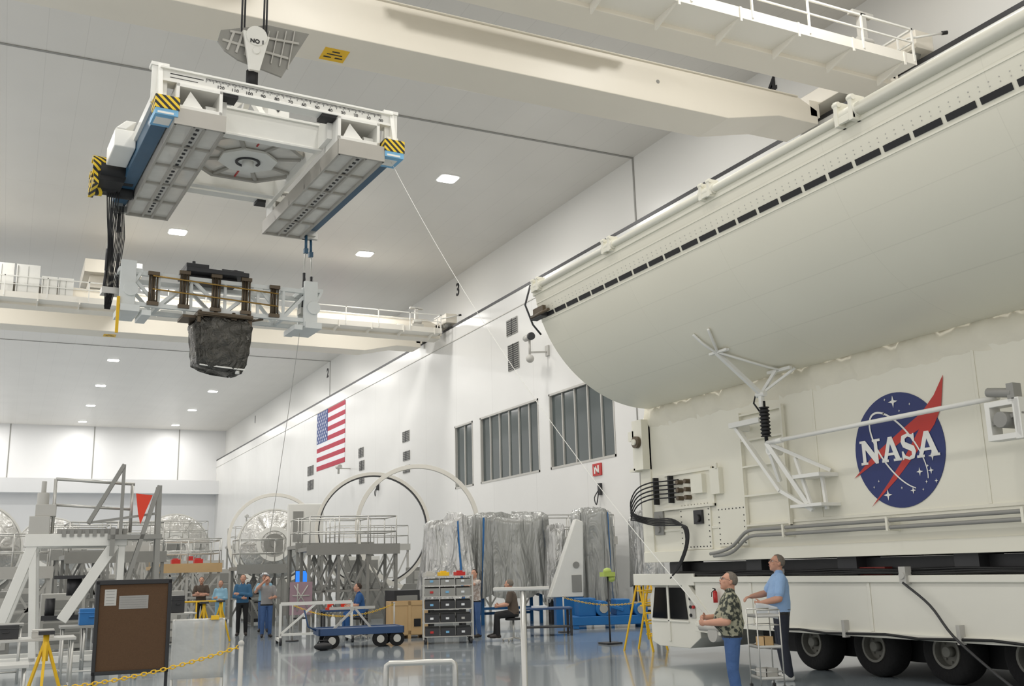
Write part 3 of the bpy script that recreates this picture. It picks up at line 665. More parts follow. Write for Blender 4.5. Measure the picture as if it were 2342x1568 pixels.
for x0,w_ in ((-.31,.37),(.34,.4)): part('letter_counter',em,MB().prism([E(x0+w_*.38,z0+h*.36,.016),E(x0+w_*.6,z0+h*.36,.016),E(x0+w_*.49,z0+h*.7,.016)],(.003,0,0)),NASAB)
# door strut
m=MB(); nd=V((10.95,12.9,4.42))
def S_(a,y,o=.05):
    p=onshell(a,o); return V((p.x,y,p.z))
m.beam(S_(241,12.97),nd,.08,.06); m.beam(S_(262,12.6),nd,.05,.05); m.beam(S_(265,12.3),nd,.04,.04)
m.tube([S_(230,13.05,.03),S_(235,13.03,.04),S_(241,12.97,.05)],.025,6); m.tube([S_(230,12.65,.03),S_(236,12.8,.04),S_(241,12.95,.05)],.025,6)
m.tube([S_(241,12.9,.06),S_(250,12.7,.04),S_(258,12.6,.04),S_(263,12.55,.05)],.022,6); m.beam(S_(263,12.85),S_(263,12.3),.06,.05); m.beam(S_(241,13.15,.04),S_(241,12.7,.04),.07,.04)
m.cyl(nd+V((0,-.1,0)),nd+V((0,.1,0)),.05,12); m.beam(nd,nd+V((-.0,0,-.25)),.07)
part('door_strut',CN,m,WHITE,b=.004)
m=MB(); z=4.2
while z>3.75: m.cyl((10.97,12.88,z),(10.97,12.88,z-.03),.09,14,.06); m.cyl((10.97,12.88,z-.03),(10.97,12.88,z-.06),.06,14,.09); z-=.06
m.cyl((10.97,12.88,4.3),(10.97,12.88,3.6),.03,8); m.tube([(10.97,12.9,4.2),(10.93,12.98,4.5),(10.95,13.1,4.3),(10.97,12.95,4.1)],.015,6)
part('bellows',CN,m,BLACK,'black rubber bellows')
m=MB(); a=V((10.97,12.88,3.62)); m.cyl(a,(10.97,8.5,3.66),.035,10); m.cyl((10.97,12.7,3.62),(10.97,12.5,3.62),.045,10)
part('tie_bar',CN,m,WHITE)
m=MB()
m.beam(a,(11.2,12.3,2.6),.07); m.beam((11.2,12.5,3.35),(11.2,12.2,2.5),.05); m.beam((11.2,13.9,4.0),(11.2,12.9,2.85),.09,.06); m.beam(a,(11.45,12.0,3.1),.06); m.beam((11.2,12.9,2.85),(11.2,12.2,2.5),.06); m.beam((11.2,13.9,4.0),(11.45,13.9,4.0),.1); m.beam((11.15,14.0,4.05),(11.15,13.2,4.05),.09); m.beam(a,(11.2,12.9,3.0),.06)
m.bx(11.1,11.5,11.9,12.5,3.0,3.06); m.bx(11.1,11.5,11.9,12.6,2.55,2.6); m.beam((11.3,12.05,3.05),(11.3,12.0,2.5),.05); m.cyl((11.0,12.88,3.5),(11.25,12.88,3.5),.08,12)
part('strut_bracket',CN,m,WHITE,b=.004)
m=MB(); 
for y in (14.1,13.0): m.beam((11.44,y,4.3),(11.44,y,2.3),.06,.04)
for z in (2.35,2.85,3.35,3.8,4.25): m.beam((11.44,14.1,z),(11.44,13.0,z),.05,.03)
part('access_ladder',CN,m,CAN)
m=MB(); y=8.35
m.ring((10.9,y,3.35),.24,.34,(1,0,0),.2,4,u=(0,1,1)); m.bx(10.8,11.5,y-.25,y-.15,3.1,3.6); m.mi(1).cyl((10.75,y,3.35),(11.1,y,3.35),.1,14); m.cyl((10.85,y-.15,3.66),(10.85,y+.2,3.72),.06,12); m.bx(10.8,10.95,y-.2,y-.1,3.55,3.78); m.beam((10.85,y+.25,3.3),(10.85,y-.25,3.42),.05)
part('bar_fitting',CN,m,[WHITE,GREY],b=.006)
m=MB(); m.mi(0).bx(11.3,11.6,17.0,17.35,3.6,4.6); m.bx(11.3,11.55,17.3,17.5,4.2,4.4); m.bx(11.3,11.55,17.3,17.5,3.58,3.64); m.mi(1).cyl((11.22,17.15,4.15),(11.32,17.15,4.15),.12,18); m.mi(0).cyl((11.18,17.15,4.15),(11.24,17.15,4.15),.06,14)
part('corner_valve',CN,m,[CAN,BROWNM])
m=MB(); m.mi(0)
m.bx(11.42,11.5,15.0,16.5,3.4,3.46); m.bx(11.42,11.5,15.0,16.6,2.75,2.8); m.bx(11.46,11.5,15.0,16.9,2.75,3.46)
m.mi(1)
for y in (16.75,16.25): m.bx(11.35,11.47,y-.025,y+.025,2.88,3.4)
m.mi(2)
for y in (15.7,15.95): 
    for z in (2.95,3.1,3.25): m.cyl((11.33,y,z),(11.47,y,z),.045,10)
m.mi(0).bx(11.36,11.5,15.2,15.55,3.0,3.35); m.bx(11.4,11.5,14.75,15.01,2.95,3.42)
m.cyl((11.4,14.8,3.4),(11.4,14.8,3.5),.03,8)
part('service_panel',CN,m,[CAN,BLACK,BROWNM],b=.003)
for k in range(5):
    z=3.3-.08*k
    part('cable',CN,MB().tube(crom([(11.38,15.95,z),(11.32,16.3,z),(11.25,16.75,z),(11.15,17.05,z-.1),(11.1,17.22,z-.35),(11.1,17.1,2.72-.03*k),(11.2,16.6,2.6-.03*k),(11.28,16.1-.02*k,2.57-.03*k),(11.28,15.75-.03*k,2.4),(11.28,15.7-.02*k,2.1),(11.3,16.0-.02*k,1.72),(11.35,16.35,1.48)],4),.014,6),BLACK,'black cable looping down to the transporter')
def panel(y0,y1,z0,z1):
    m=MB(); m.mi(0).bx(11.47,11.5,y0,y1,z0,z1); m.mi(1); y=y0+.05
    while y<y1-.02:
        for z in (z0+.05,z1-.05): m.cyl((11.46,y,z),(11.475,y,z),.012,6)
        y+=.1
    z=z0+.12
    while z<z1-.08:
        for y in (y0+.05,y1-.05): m.cyl((11.46,y,z),(11.475,y,z),.012,6)
        z+=.1
    return part('access_panel',CN,m,[CAN,DARK])
panel(15.15,16.1,1.99,2.86); panel(14.15,14.95,2.02,2.72)
m=MB(); m.bx(11.42,11.475,15.35,15.6,2.45,2.7); m.cyl((11.36,15.45,2.55),(11.42,15.45,2.55),.07,12); part('gauge',CN,m,DARK)
m=MB(); m.bx(11.46,11.5,16.65,16.95,2.3,2.75); m.cyl((11.42,16.8,2.6),(11.5,16.8,2.6),.08,14); m.cyl((11.42,16.8,2.4),(11.5,16.8,2.4),.06,12); part('port',CN,m,GREY)
for dz in (0,.1):
    part('conduit',CN,MB().tube(crom([(11.3,14.9+dz,1.86+dz*.4),(11.3,14.55+dz,1.88+dz*.6),(11.3,14.3+dz*.3,1.95+dz*.8),(11.3,14.0+dz*.2,2.12+dz),(11.3,13.8,2.17+dz),(11.3,13.5,2.17+dz)],3)+[V((11.3,-3,2.17+dz))],.03,10),GREY,'grey conduit pipe')
y=13.
while y>0: part('conduit_clip',CN,MB().bx(11.25,11.5,y-.02,y+.02,2.12,2.32),CAN); y-=2.2
for y in (16.5,14.2,12,9.8,7.6,5.4,3): part('support_pad',CN,MB().bx(11.6,12.1,y-.2,y+.2,1.5,1.78),DARK)

# ------------------------------------------------------------------ transporter
TR=thing('transporter','white multi-wheeled transporter with black-windowed low cab','transporter',(14.2,8,0))
m=MB(); m.bx(XC,17,-3,15.8,.66,1.46); m.bx(XC-.05,17,-3,15.8,1.4,1.5); m.bx(XC-.04,17,-3,15.8,.62,.7)
for y in (14.2,11.5,8.8,6.1): m.bx(XC-.02,XC,y-.03,y+.03,.7,1.4)
part('chassis',TR,m,TRANSP,b=.01)
part('deck_gap_shade',TR,MB().bx(XC+.3,16.3,-2.8,17.0,1.46,1.76),DARK)  # dark box added to stand for the shadow between canister and deck
m=MB(); m.bx(XC,17,15.8,17.85,1.4,1.54); m.bx(XC-.02,XC+.08,15.8,17.85,1.34,1.56); part('front_deck',TR,m,TRANSP,b=.01)
m=MB(); m.beam((XC+.02,16.15,1.38),(XC+.02,15.2,.55),.08,.16); m.beam((XC+.02,15.85,.6),(XC+.02,15.1,.55),.08,.14); part('brace',TR,m,TRANSP,b=.006)
m=MB(); P=[(17.45,.28),(17.45,1.1),(17.3,1.38),(15.85,1.38),(15.85,.4),(16.2,.2),(17.2,.2)]
m.prism([(XC+.1,y,z) for y,z in P],(1.5,0,0)); m.bx(XC+.07,XC+.12,16.16,17.4,.66,.7); m.bx(XC+.07,XC+.12,16.78,16.84,.3,1.36); cb=part('cab',TR,m,TRANSP,b=.01)
for pl in (((16.75,.72),(16.75,1.3),(16.28,1.3),(16.2,.72)),((17.36,.72),(17.22,1.3),(16.88,1.3),(16.88,.72))):
    part('window',cb,MB().prism([(XC+.07,y,z) for y,z in pl],(.05,0,0)),DKGLASS,'black side window')
m=MB(); m.mi(0)
for z in (.8,.95,1.1): m.cyl((XC+.06,16.08,z),(XC+.12,16.08,z),.03,8)
m.mi(1).cyl((XC+.05,15.98,.95),(XC+.12,15.98,.95),.03,8); m.mi(2).bx(XC+.085,XC+.1,15.95,16.12,.75,1.15); part('switch_panel',cb,m,[BLACK,RED,LGREY])
m=MB(); m.tube([(XC+.05,17.5,.3),(XC+.05,17.62,.9),(XC+.05,17.6,1.36)],.018,8); m.tube([(XC+.35,17.5,.3),(XC+.35,17.62,.9),(XC+.35,17.6,1.36)],.018,8)
for z in (.4,.6,.8,1.0,1.2): m.cyl((XC+.05,17.57,z),(XC+.35,17.57,z),.015,8)
part('access_rung_frame',TR,m,YEL,'yellow tubular access ladder')
m=MB(); m.cyl((XC-.05,15.3,.5),(XC+.25,15.3,.5),.14,18); m.cyl((XC,15.7,.6),(XC,15.1,.6),.06,12); part('cylinder_unit',TR,m,LGREY)
wy=[13.3,11.95,10.6,9.25,7.9,6.55,5.2,3.85]
for y in wy:
    m=MB(); x0=XC+.42; r_=.44
    prof=[(.04,r_*.45),(0.,r_*.6),(-.01,r_*.8),(.02,r_*.94),(.08,r_),(.3,r_),(.36,r_*.94),(.38,r_*.6),(.3,r_*.45)]
    rows=[]; K=36
    for k in range(K):
        a=2*math.pi*k/K; rows.append([V((x0+px,y+rr*math.sin(a),r_+rr*math.cos(a))) for px,rr in prof])
    m.grid(rows,cu=True); w=part('wheel',TR,m,TIRE)
    m=MB(); m.cyl((x0+.12,y,r_),(x0+.3,y,r_),r_*.5,28); m.ring((x0+.07,y,r_),r_*.44,r_*.52,(1,0,0),.14,28); m.cyl((x0-.0,y,r_),(x0+.13,y,r_),.07,16)
    for k in range(8):
        a=k*math.pi/4; m.cyl((x0+.09,y+.14*math.sin(a),r_+.14*math.cos(a)),(x0+.13,y+.14*math.sin(a),r_+.14*math.cos(a)),.015,6)
    part('hub',w,m,HUB)
part('undercarriage',TR,MB().bx(XC+.85,16.4,-3,15,.22,.7),BLACK)
for k,z in enumerate((1.53,1.55,1.58)):
    part('hose',TR,MB().tube([(XC+.03+.04*k,16.4-i*.6,z+.012*math.sin(i*1.7+k)) for i in range(32)],.022,6),BLACK)
part('hose',TR,MB().tube([(XC-.07,13.6-i*.6,.66+.02*math.sin(i*2.1)) for i in range(28)],.02,6),BLACK)
for y in (13.4,10.75,8.4,6):
    m=MB(); m.bx(XC-.1,XC+.02,y-.06,y+.06,1.38,1.62); m.cyl((XC-.12,y,1.5),(XC+.05,y,1.5),.05,10); part('deck_clamp',TR,m,LGREY)
for y in (12.,9.9,8.2): part('side_lug',TR,MB().bx(XC-.1,XC+.0,y-.03,y+.03,.6,.85),LGREY)
part('drain_hose',TR,MB().tube(crom([(XC-.1,10.75,1.4),(XC-.12,10.3,1.1),(XC-.2,9.9,.72),(XC-.4,9.2,.35),(XC-.6,8.6,.1)]),.018,6),DARK)
m=MB(); m.bx(XC+.15,XC+.5,11.3,12.2,1.5,1.62); m.cyl((XC+.14,11.5,1.57),(XC+.14,12.1,1.57),.04,10); part('jack',TR,m,JACKR,'red hydraulic jack')

# ------------------------------------------------------------------ people
def lerp(a,b,t): return a+(b-a)*t
def person(label,loc,yaw,H=1.75,shirt=None,pants=None,shoe=SHOE,skin=SKIN,hair=HAIRG,J=None,sleeve='short',belly=.0,vox=.013,curl=(.5,.5),head=(0,0),glasses=False,hat=None,hd=None,pn=None,belt=True,bulk=1.06,hs=1.06):
    s=H/1.75
    P=dict(pel=(0,0,.97),wai=(0,.01,1.08),che=(0,0,1.30),nek=(0,-.01,1.47),hed=(0,.03,1.625),
      shR=(.175,0,1.415),elR=(.235,-.03,1.13),wrR=(.245,.06,.88),shL=(-.175,0,1.415),elL=(-.235,-.03,1.13),wrL=(-.245,.06,.88),
      hiR=(.09,0,.93),knR=(.105,.02,.50),anR=(.11,-.03,.09),hiL=(-.09,0,.93),knL=(-.105,.02,.50),anL=(-.11,-.03,.09),toR=(.14,.15,.04),toL=(-.14,.15,.04))
    if J: P.update(J)
    P={k:V(v)*s for k,v in P.items()}
    mb=MB(); seg=[]
    def cap(a,b,r0,r1,lab):
        f=1. if (r0<.02 or lab=='shoe') else bulk
        mb.capsule(a,b,r0*s*f,r1*s*f); seg.append((a,b,r0*s*f,r1*s*f,lab))
    side_h=(P['hiR']-P['hiL']).normalized(); side_s=(P['shR']-P['shL']).normalized()
    spine=[P['pel']+V((0,0,-.1*s)),P['pel'],P['wai'],lerp(P['wai'],P['che'],.55),P['che'],lerp(P['che'],P['nek'],.55),lerp(P['che'],P['nek'],.85),P['nek']]
    rad=[(.13,.10),(.165,.118),(.155+belly*.5,.118+belly),(.158+belly*.3,.118+belly*.6),(.172,.122),(.178,.105),(.12,.08),(.062,.062)]
    rad=[(a*bulk,b*bulk) for a,b in rad]
    rows=[]
    for i,c in enumerate(spine):
        f=i/7; sd=(side_h*(1-f)+side_s*f).normalized(); dn=(spine[min(i+1,7)]-spine[max(i-1,0)]).normalized(); fr=dn.cross(sd).normalized(); sd=fr.cross(dn).normalized()
        c2=c+fr*(belly*.5*s if i in(2,3) else 0)
        rows.append([c2+sd*(rad[i][0]*s*math.cos(2*math.pi*k/20))+fr*(rad[i][1]*s*math.sin(2*math.pi*k/20)) for k in range(20)])
    mb.grid(rows,cv=True,caps=True)
    for i in range(7):
        lab='shirt' if i>=1 else 'pants'
        for o in (-.06,.06): 
            sd=side_h if i<2 else side_s
            k=.0 if i>=6 else 1.
            seg.append((spine[i]+sd*(o*s*k),spine[i+1]+sd*(o*s*k),rad[i][1]*s,rad[i+1][1]*s,lab))
    cap(P['nek']+V((0,0,-.03*s)),P['hed']+V((0,-.015*s,-.05*s)),.058,.052,'skin')
    for q in 'RL':
        sg=1 if q=='R' else -1
        cap(P['hi'+q],P['kn'+q],.092,.062,'pants'); cap(P['kn'+q],lerp(P['kn'+q],P['an'+q],.35),.062,.062,'pants'); cap(lerp(P['kn'+q],P['an'+q],.35),P['an'+q],.062,.052,'pants')
        an=P['an'+q]; to=P['to'+q]; fd=(to-an); fd.z=0; fd=fd.normalized()
        heel=an+V((0,0,-.045*s))-fd*.03*s
        cap(heel,lerp(heel,to,.55)+V((0,0,.012*s)),.045,.043,'shoe'); cap(lerp(heel,to,.5),to,.045,.036,'shoe')
        sh,el,wr=P['sh'+q],P['el'+q],P['wr'+q]
        cap(lerp(P['che'],sh,.5)+V((0,0,.02*s)),sh,.07,.062,'shirt')
        if sleeve=='short':
            cap(sh,lerp(sh,el,.72),.066,.066,'shirt'); cap(lerp(sh,el,.5),el,.048,.042,'skin'); cap(el,lerp(el,wr,.3),.043,.044,'skin'); cap(lerp(el,wr,.3),wr,.044,.029,'skin')
        else:
            cap(sh,el,.064,.052,'shirt'); cap(el,lerp(el,wr,.9),.053,.04,'shirt'); cap(lerp(el,wr,.8),wr,.03,.027,'skin')
        fdv=(V(hd[q]) if hd and q in hd else (wr-el)).normalized()
        pnv=(V(pn[q]) if pn and q in pn else V((-sg,0,0))); pnv=(pnv-fdv*pnv.dot(fdv)).normalized()
        sd=fdv.cross(pnv); th=sd if (sd.y+sd.z*.5)>0 else -sd
        Rm=Matrix((sd,fdv,pnv)).transposed()
        pc=wr+fdv*.05*s; mb.ell(pc,(.042*s,.056*s,.018*s),Rm,12,8); seg.append((wr,wr+fdv*.09*s,.03*s,.03*s,'skin'))
        cu=curl[0] if q=='R' else curl[1]
        for i,(o,l) in enumerate(((-.030,.068),(-.010,.078),(.010,.073),(.029,.058))):
            b=wr+fdv*.085*s-th*(o*s); a1=cu*.9; d1=(fdv*math.cos(a1)+pnv*math.sin(a1)); p1=b+d1*l*.5*s; a2=cu*2.1; d2=(fdv*math.cos(a2)+pnv*math.sin(a2)); p2=p1+d2*l*.5*s
            cap(b-fdv*.02*s,p1,.0098,.0092,'skin'); cap(p1,p2,.0092,.008,'skin')
        b=wr+fdv*.03*s+th*.03*s; p1=b+(fdv*.6+th*.75+pnv*.2).normalized()*.038*s; p2=p1+(fdv*.85+th*.3+pnv*.5*cu).normalized()*.03*s
        cap(b,p1,.013,.011,'skin'); cap(p1,p2,.011,.009,'skin')
    hy,hp=head; HR=Matrix.Rotation(hy,3,'Z')@Matrix.Rotation(hp,3,'X'); hc=P['hed']; S2=s*hs
    def hh(x,y,z): return hc+HR@(V((x,y,z))*S2)
    def he(c,r,*a): mb.ell(c,tuple(v*S2 for v in r),HR,*a)
    he(hh(0,-.012,.03),(.074,.092,.092),18,12); seg.append((hh(0,-.01,.03),hh(0,-.01,.031),.085*S2,.085*S2,'skin'))
    he(hh(0,.022,-.03),(.060,.070,.078),16,12); seg.append((hh(0,.03,-.05),hh(0,.03,-.03),.06*S2,.06*S2,'skin'))
    he(hh(0,.055,-.085),(.03,.026,.022)); he(hh(0,.095,-.012),(.014,.022,.015)); he(hh(0,.086,.008),(.010,.014,.028))
    he(hh(0,.07,.042),(.05,.018,.012)); he(hh(0,.082,-.046),(.026,.012,.011))
    for sg in (-1,1): he(hh(sg*.076,-.012,.0),(.012,.02,.033)); he(hh(sg*.036,.06,-.015),(.024,.02,.02))
    seg.append((hh(0,.08,-.0),hh(0,.1,-.01),.02*S2,.02*S2,'skin'))
    me=mesh_from('person_raw',mb,[skin],Matrix.Identity(4)); o=bpy.data.objects.new('person_raw',me); COL.objects.link(o)
    md=o.modifiers.new('r','REMESH'); md.mode='VOXEL'; md.voxel_size=vox; md.adaptivity=0
    dg=bpy.context.evaluated_depsgraph_get(); dg.update(); me2=bpy.data.meshes.new_from_object(o.evaluated_get(dg)); bpy.data.objects.remove(o)
    bm=bmesh.new(); bm.from_mesh(me2)
    bmesh.ops.smooth_vert(bm,verts=bm.verts,factor=.5,use_axis_x=True,use_axis_y=True,use_axis_z=True); bm.to_mesh(me2); bm.free()
    me2.materials.clear(); ml=[skin,shirt,pants,shoe,BLACK]; idx={'skin':0,'shirt':1,'pants':2,'shoe':3}
    for q in ml: me2.materials.append(q)
    C=np.zeros(len(me2.polygons)*3); me2.polygons.foreach_get('center',C); C=C.reshape(-1,3)
    best=np.full(len(C),1e9); lab=np.zeros(len(C),int)
    for (a,b,r0,r1,l) in seg:
        a=np.array(a);b=np.array(b);ab=b-a; L2=max(ab@ab,1e-9); tt=np.clip(((C-a)@ab)/L2,0,1); dd=np.linalg.norm(C-(a+tt[:,None]*ab),axis=1)-(r0+(r1-r0)*tt)
        mk=dd<best; best[mk]=dd[mk]; lab[mk]=idx[l]
    hem=(P['pel'].z-.03*s); tz=C[:,2]
    tor=(np.abs(C[:,0]-P['pel'].x)<.2*s)&(lab==1)&(tz<hem); lab[tor]=2
    if belt:
        bl=(lab==2)&(tz>hem-.035*s); lab[bl]=4
    me2.polygons.foreach_set('material_index',lab.tolist()); me2.polygons.foreach_set('use_smooth',[True]*len(lab)); me2.update(); me2.name='person'
    M=Matrix.Translation(V(loc))@Matrix.Rotation(yaw,4,'Z')
    ob=bpy.data.objects.new('person',me2); COL.objects.link(ob); ob.location=loc; ob.rotation_euler=(0,0,yaw); tag(ob,label,'person'); INV[ob]=M.inverted()
    for sg in (-1,1):
        m=MB(); m.ell(hh(sg*.032,.067,.018),(.013*S2,.013*S2,.009*S2),HR,10,6)
        m.mi(1); m.ell(hh(sg*.032,.078,.018),(.006*S2,.005*S2,.006*S2),HR,8,6)
        part('eye',ob,m,[EYEW,BLACK],local=True)
    m=MB(); m.ell(hh(0,.0935,-.046),(.022*S2,.006*S2,.006*S2),HR,10,6); part('mouth',ob,m,LIP,local=True)
    m=MB(); rows=[]; nu,nv=48,18; rr_=random.Random(int(H*1000)+int(loc[1]*10)); jit=[rr_.uniform(-.06,.06) for _ in range(nu)]
    for i in range(nv+1):
        row=[]
        for j in range(nu):
            th=2*math.pi*j/nu; y=math.sin(th)
            lim=math.pi*(.66 if y<-.2 else (.66-.14*(y+.2)/.4 if y<.2 else .52-.30*min(1,(y-.2)/.45)))+jit[j]
            ph=lim*i/nv; e=1+rr_.uniform(-.02,.02); k=1 if i<nv else .97
            row.append(hh(.080*k*e*math.sin(ph)*math.cos(th),-.014+.098*k*e*math.sin(ph)*math.sin(th),.03+.098*k*e*math.cos(ph)))
        rows.append(row)
    m.grid(rows,cv=True); hr=part('hair',ob,m,hair,local=True)
    sd_=hr.modifiers.new('thick','SOLIDIFY'); sd_.thickness=.008; sd_.offset=-1
    if glasses:
        m=MB()
        for sg in (-1,1): m.ring(hh(sg*.033,.094,.016),.017*S2,.021*S2,HR@V((0,1,0)),.003,16); m.tube([hh(sg*.053,.092,.02),hh(sg*.079,.05,.02),hh(sg*.082,-.02,.012)],.0018,5)
        m.tube([hh(-.014,.096,.018),hh(.014,.096,.018)],.0018,5); part('glasses',ob,m,DARK,local=True)
    if hat:
        m=MB(); m.cyl(hh(0,-.01,.085),hh(0,-.01,.15),.09*s,20,.08*s); m.cyl(hh(0,0,.075),hh(0,0,.088),.14*s,24); part('hat',ob,m,hat,local=True)
    return ob
person('person in dark patterned shirt and jeans looking up, holding a line',(8.1,10.43,0),math.radians(54),1.62,HAWAII,JEANS,J=dict(elR=(.27,.08,1.14),wrR=(.10,.32,1.16),elL=(-.27,.06,1.12),wrL=(-.12,.33,1.10),hed=(0,.0,1.62),shR=(.19,0,1.41),shL=(-.19,0,1.41)),belly=.05,vox=.009,curl=(1.0,.9),head=(.25,.30),glasses=True,pn=dict(R=(-1,0,-.2),L=(1,0,.2)),bulk=1.25,hs=1.1)
person('person in light blue polo and dark trousers looking up, holding papers',(10.62,12.45,0),math.radians(60),1.84,POLO,NAVY,SHOEW,J=dict(elR=(.26,.14,1.2),wrR=(.16,.38,1.16),elL=(-.26,.06,1.13),wrL=(-.14,.28,1.08),hed=(0,.01,1.62)),belly=.03,vox=.0095,curl=(.6,.8),head=(.2,.25),glasses=True,pn=dict(R=(0,0,-1),L=(1,0,.3)),bulk=1.15,hs=1.08)
person('person in brown shirt standing with crossed forearms',(6.05,36.2,0),math.radians(165),1.72,BRWNS,PANTB,hair=HAIRB,J=dict(elR=(.24,.08,1.15),wrR=(-.02,.24,1.14),elL=(-.24,.08,1.15),wrL=(.04,.22,1.2)),vox=.014,head=(0,.25))
person('person in loose light blue coat with arms folded, looking up',(6.4,34.6,0),math.radians(150),1.6,LBLS,LBLS,hair=HAIRG,sleeve='long',J=dict(elR=(.24,.08,1.12),wrR=(-.02,.22,1.08),elL=(-.24,.08,1.12),wrL=(.04,.2,1.14)),belly=.06,vox=.014,head=(0,.3),belt=False)
person('person in open blue jacket and black trousers with arms folded',(6.45,31.4,0),math.radians(165),1.76,BLJ,PANTB,hair=HAIRB,sleeve='long',J=dict(elR=(.24,.06,1.12),wrR=(-.0,.22,1.08),elL=(-.24,.08,1.14),wrL=(.1,.2,1.2)),belly=.02,vox=.014,head=(0,.25),belt=False)
person('person in grey t-shirt and jeans shading the eyes with one hand',(6.85,30.0,0),math.radians(175),1.7,GRYS,JEANS,SHOE,hair=HAIRB,J=dict(elR=(.3,.14,1.4),wrR=(.1,.16,1.6),elL=(-.25,.04,1.14),wrL=(-.12,.24,1.12)),vox=.014,head=(0,.3))
person('person in white sun hat and pale blue shirt looking up',(7.45,33.0,0),math.radians(165),1.76,LBLS,JEANS,hair=HAIRG,J=dict(elR=(.26,.1,1.2),wrR=(.1,.2,1.42),elL=(-.26,.06,1.15),wrL=(-.1,.26,1.2)),vox=.014,head=(0,.3),hat=PAPER)
person('person in plaid shirt and jeans reaching one arm out sideways',(11.25,25.2,0),math.radians(110),1.74,PLAID,JEANS,hair=HAIRB,J=dict(elR=(.3,.1,1.22),wrR=(.15,.3,1.1),elL=(-.3,.36,1.36),wrL=(-.36,.6,1.32),shL=(-.18,.04,1.42)),vox=.014,head=(.2,.15),hd=dict(L=(-.2,1,.1)))
SIT=dict(pel=(0,-.02,.60),wai=(0,0,.72),che=(0,.03,.93),nek=(0,.05,1.1),hed=(0,.09,1.25),shR=(.175,.04,1.05),shL=(-.175,.04,1.05),
  hiR=(.09,0,.58),hiL=(-.09,0,.58),knR=(.13,.40,.56),knL=(-.13,.38,.54),anR=(.13,.44,.13),anL=(-.13,.36,.11),toR=(.15,.62,.06),toL=(-.15,.54,.06),
  elR=(.24,.12,.80),elL=(-.24,.12,.80),wrR=(.12,.34,.78),wrL=(-.12,.34,.76))
sx,sy=11.35,23.15
person('person in dark brown shirt seated on a stool facing away',(sx,sy,.06),math.radians(60),1.8,BRWNS,PANTB,J=dict(SIT),vox=.014,head=(-.3,.1),belt=False,bulk=1.12)
def stool(loc,label):
    th=thing('stool',label,'stool',loc)
    m=MB(); m.cyl((0,0,.50),(0,0,.55),.2,24); part('seat',th,m,BLACK,local=True,b=.01)
    m=MB(); m.cyl((0,0,.08),(0,0,.5),.025,12); part('post',th,m,STEEL,local=True)
    m=MB()
    for k in range(5):
        a=2*math.pi*k/5; m.beam((0,0,.09),(.26*math.cos(a),.26*math.sin(a),.05),.04,.03)
        m.cyl((.26*math.cos(a)-.012,.26*math.sin(a),.03),(.26*math.cos(a)+.012,.26*math.sin(a),.03),.03,10)
    part('base',th,m,STEEL,local=True)
stool((sx,sy,0),'black round work stool with chrome five-star base')
person('person in blue scrubs seated at equipment',(8.75,27.2,.1),math.radians(80),1.72,SCRUB,SCRUB,J=dict(SIT),hair=HAIRB,vox=.014,head=(.0,.1),belt=False)
stool((8.75,27.2,0),'black round work stool beside the blue cart')

# ------------------------------------------------------------------ tag lines
def rope(name,label,a,b,sag,r=.012,n=24,mt=WHITE):
    a=V(a);b=V(b); pts=[a+(b-a)*(k/n)+V((0,0,-sag*4*(k/n)*(1-k/n))) for k in range(n+1)]
    return solo(name,label,'rope',MB().tube(pts,r,6),mt)
rope('tag_line','thin white tag line running down to a standing person',(6.42,18.2,9.8),(7.83,10.64,1.15),.5,.0055)
rope('tag_line','thin white tag line hanging from the payload carrier',(5.9,23.2,7.3),(7.3,32.75,1.4),.2,.007,mt=LGREY)

# ------------------------------------------------------------------ foreground things
th=thing('utility_cart','stainless steel wheeled utility cart beside the two people','cart',(9.36,11.35,0),math.radians(-20))
CW,CD=.16,.2
m=MB()
for x in (-CW,CW):
    for y in (-CD,CD): m.cyl((x,y,.1),(x,y,1.1),.01,8)
for y in (-CD,CD): m.cyl((-CW,y,1.1),(CW,y,1.1),.01,8)
for z in (.3,.9): 
    for x in (-CW,CW): m.cyl((x,-CD,z),(x,CD,z),.006,6)
    for y in (-CD,CD): m.cyl((-CW,y,z),(CW,y,z),.006,6)
part('frame',th,m,STEEL,local=True)
for z in (.2,.6,1.0):
    m=MB(); m.bx(-CW,CW,-CD,CD,z,z+.015)
    for (a,b,c_,d_) in ((-CW,CW,-CD,-CD+.01),(-CW,CW,CD-.01,CD),(-CW,-CW+.01,-CD,CD),(CW-.01,CW,-CD,CD)): m.bx(a,b,c_,d_,z,z+.04)
    part('shelf',th,m,STEEL,local=True)
for x in (-CW,CW):
    for y in (-CD,CD):
        m=MB(); m.cyl((x-.015,y,.05),(x+.015,y,.05),.05,14); m.bx(x-.02,x+.02,y-.02,y+.02,.08,.12); part('caster',th,m,DARK,local=True)
for (x,y,z,sx_,sy_,sz_,mt,nm,lb,ct) in ((9.36,11.35,.615,.16,.18,.13,WOOD,'parts_box','small brown box on a cart shelf','box'),(9.36,11.35,.215,.2,.22,.12,LGREY,'parts_tray','grey plastic tray on the lower cart shelf','tray')):
    m=MB(); m.bx(x-sx_/2,x+sx_/2,y-sy_/2,y+sy_/2,z,z+.015)
    for (a,b,c_,d_) in ((-1,1,-1,-.92),(-1,1,.92,1),(-1,-.92,-1,1),(.92,1,-1,1)): m.bx(x+a*sx_/2,x+b*sx_/2,y+c_*sy_/2,y+d_*sy_/2,z,z+sz_)
    solo(nm,lb,ct,m,mt)
m=MB(); c=V((10.16,12.22,1.04)); rg=V((.88,-.44,-.12)).normalized(); up=V((-.25,-.25,.93)).normalized(); nm_=rg.cross(up)
rows=[[c+rg*(-.16+.32*i/8)+up*(-.1+.2*j/6-.03*(i/8))+nm_*(.02*math.sin(i*.7+j*.4)) for i in range(9)] for j in range(7)]; m.grid(rows)
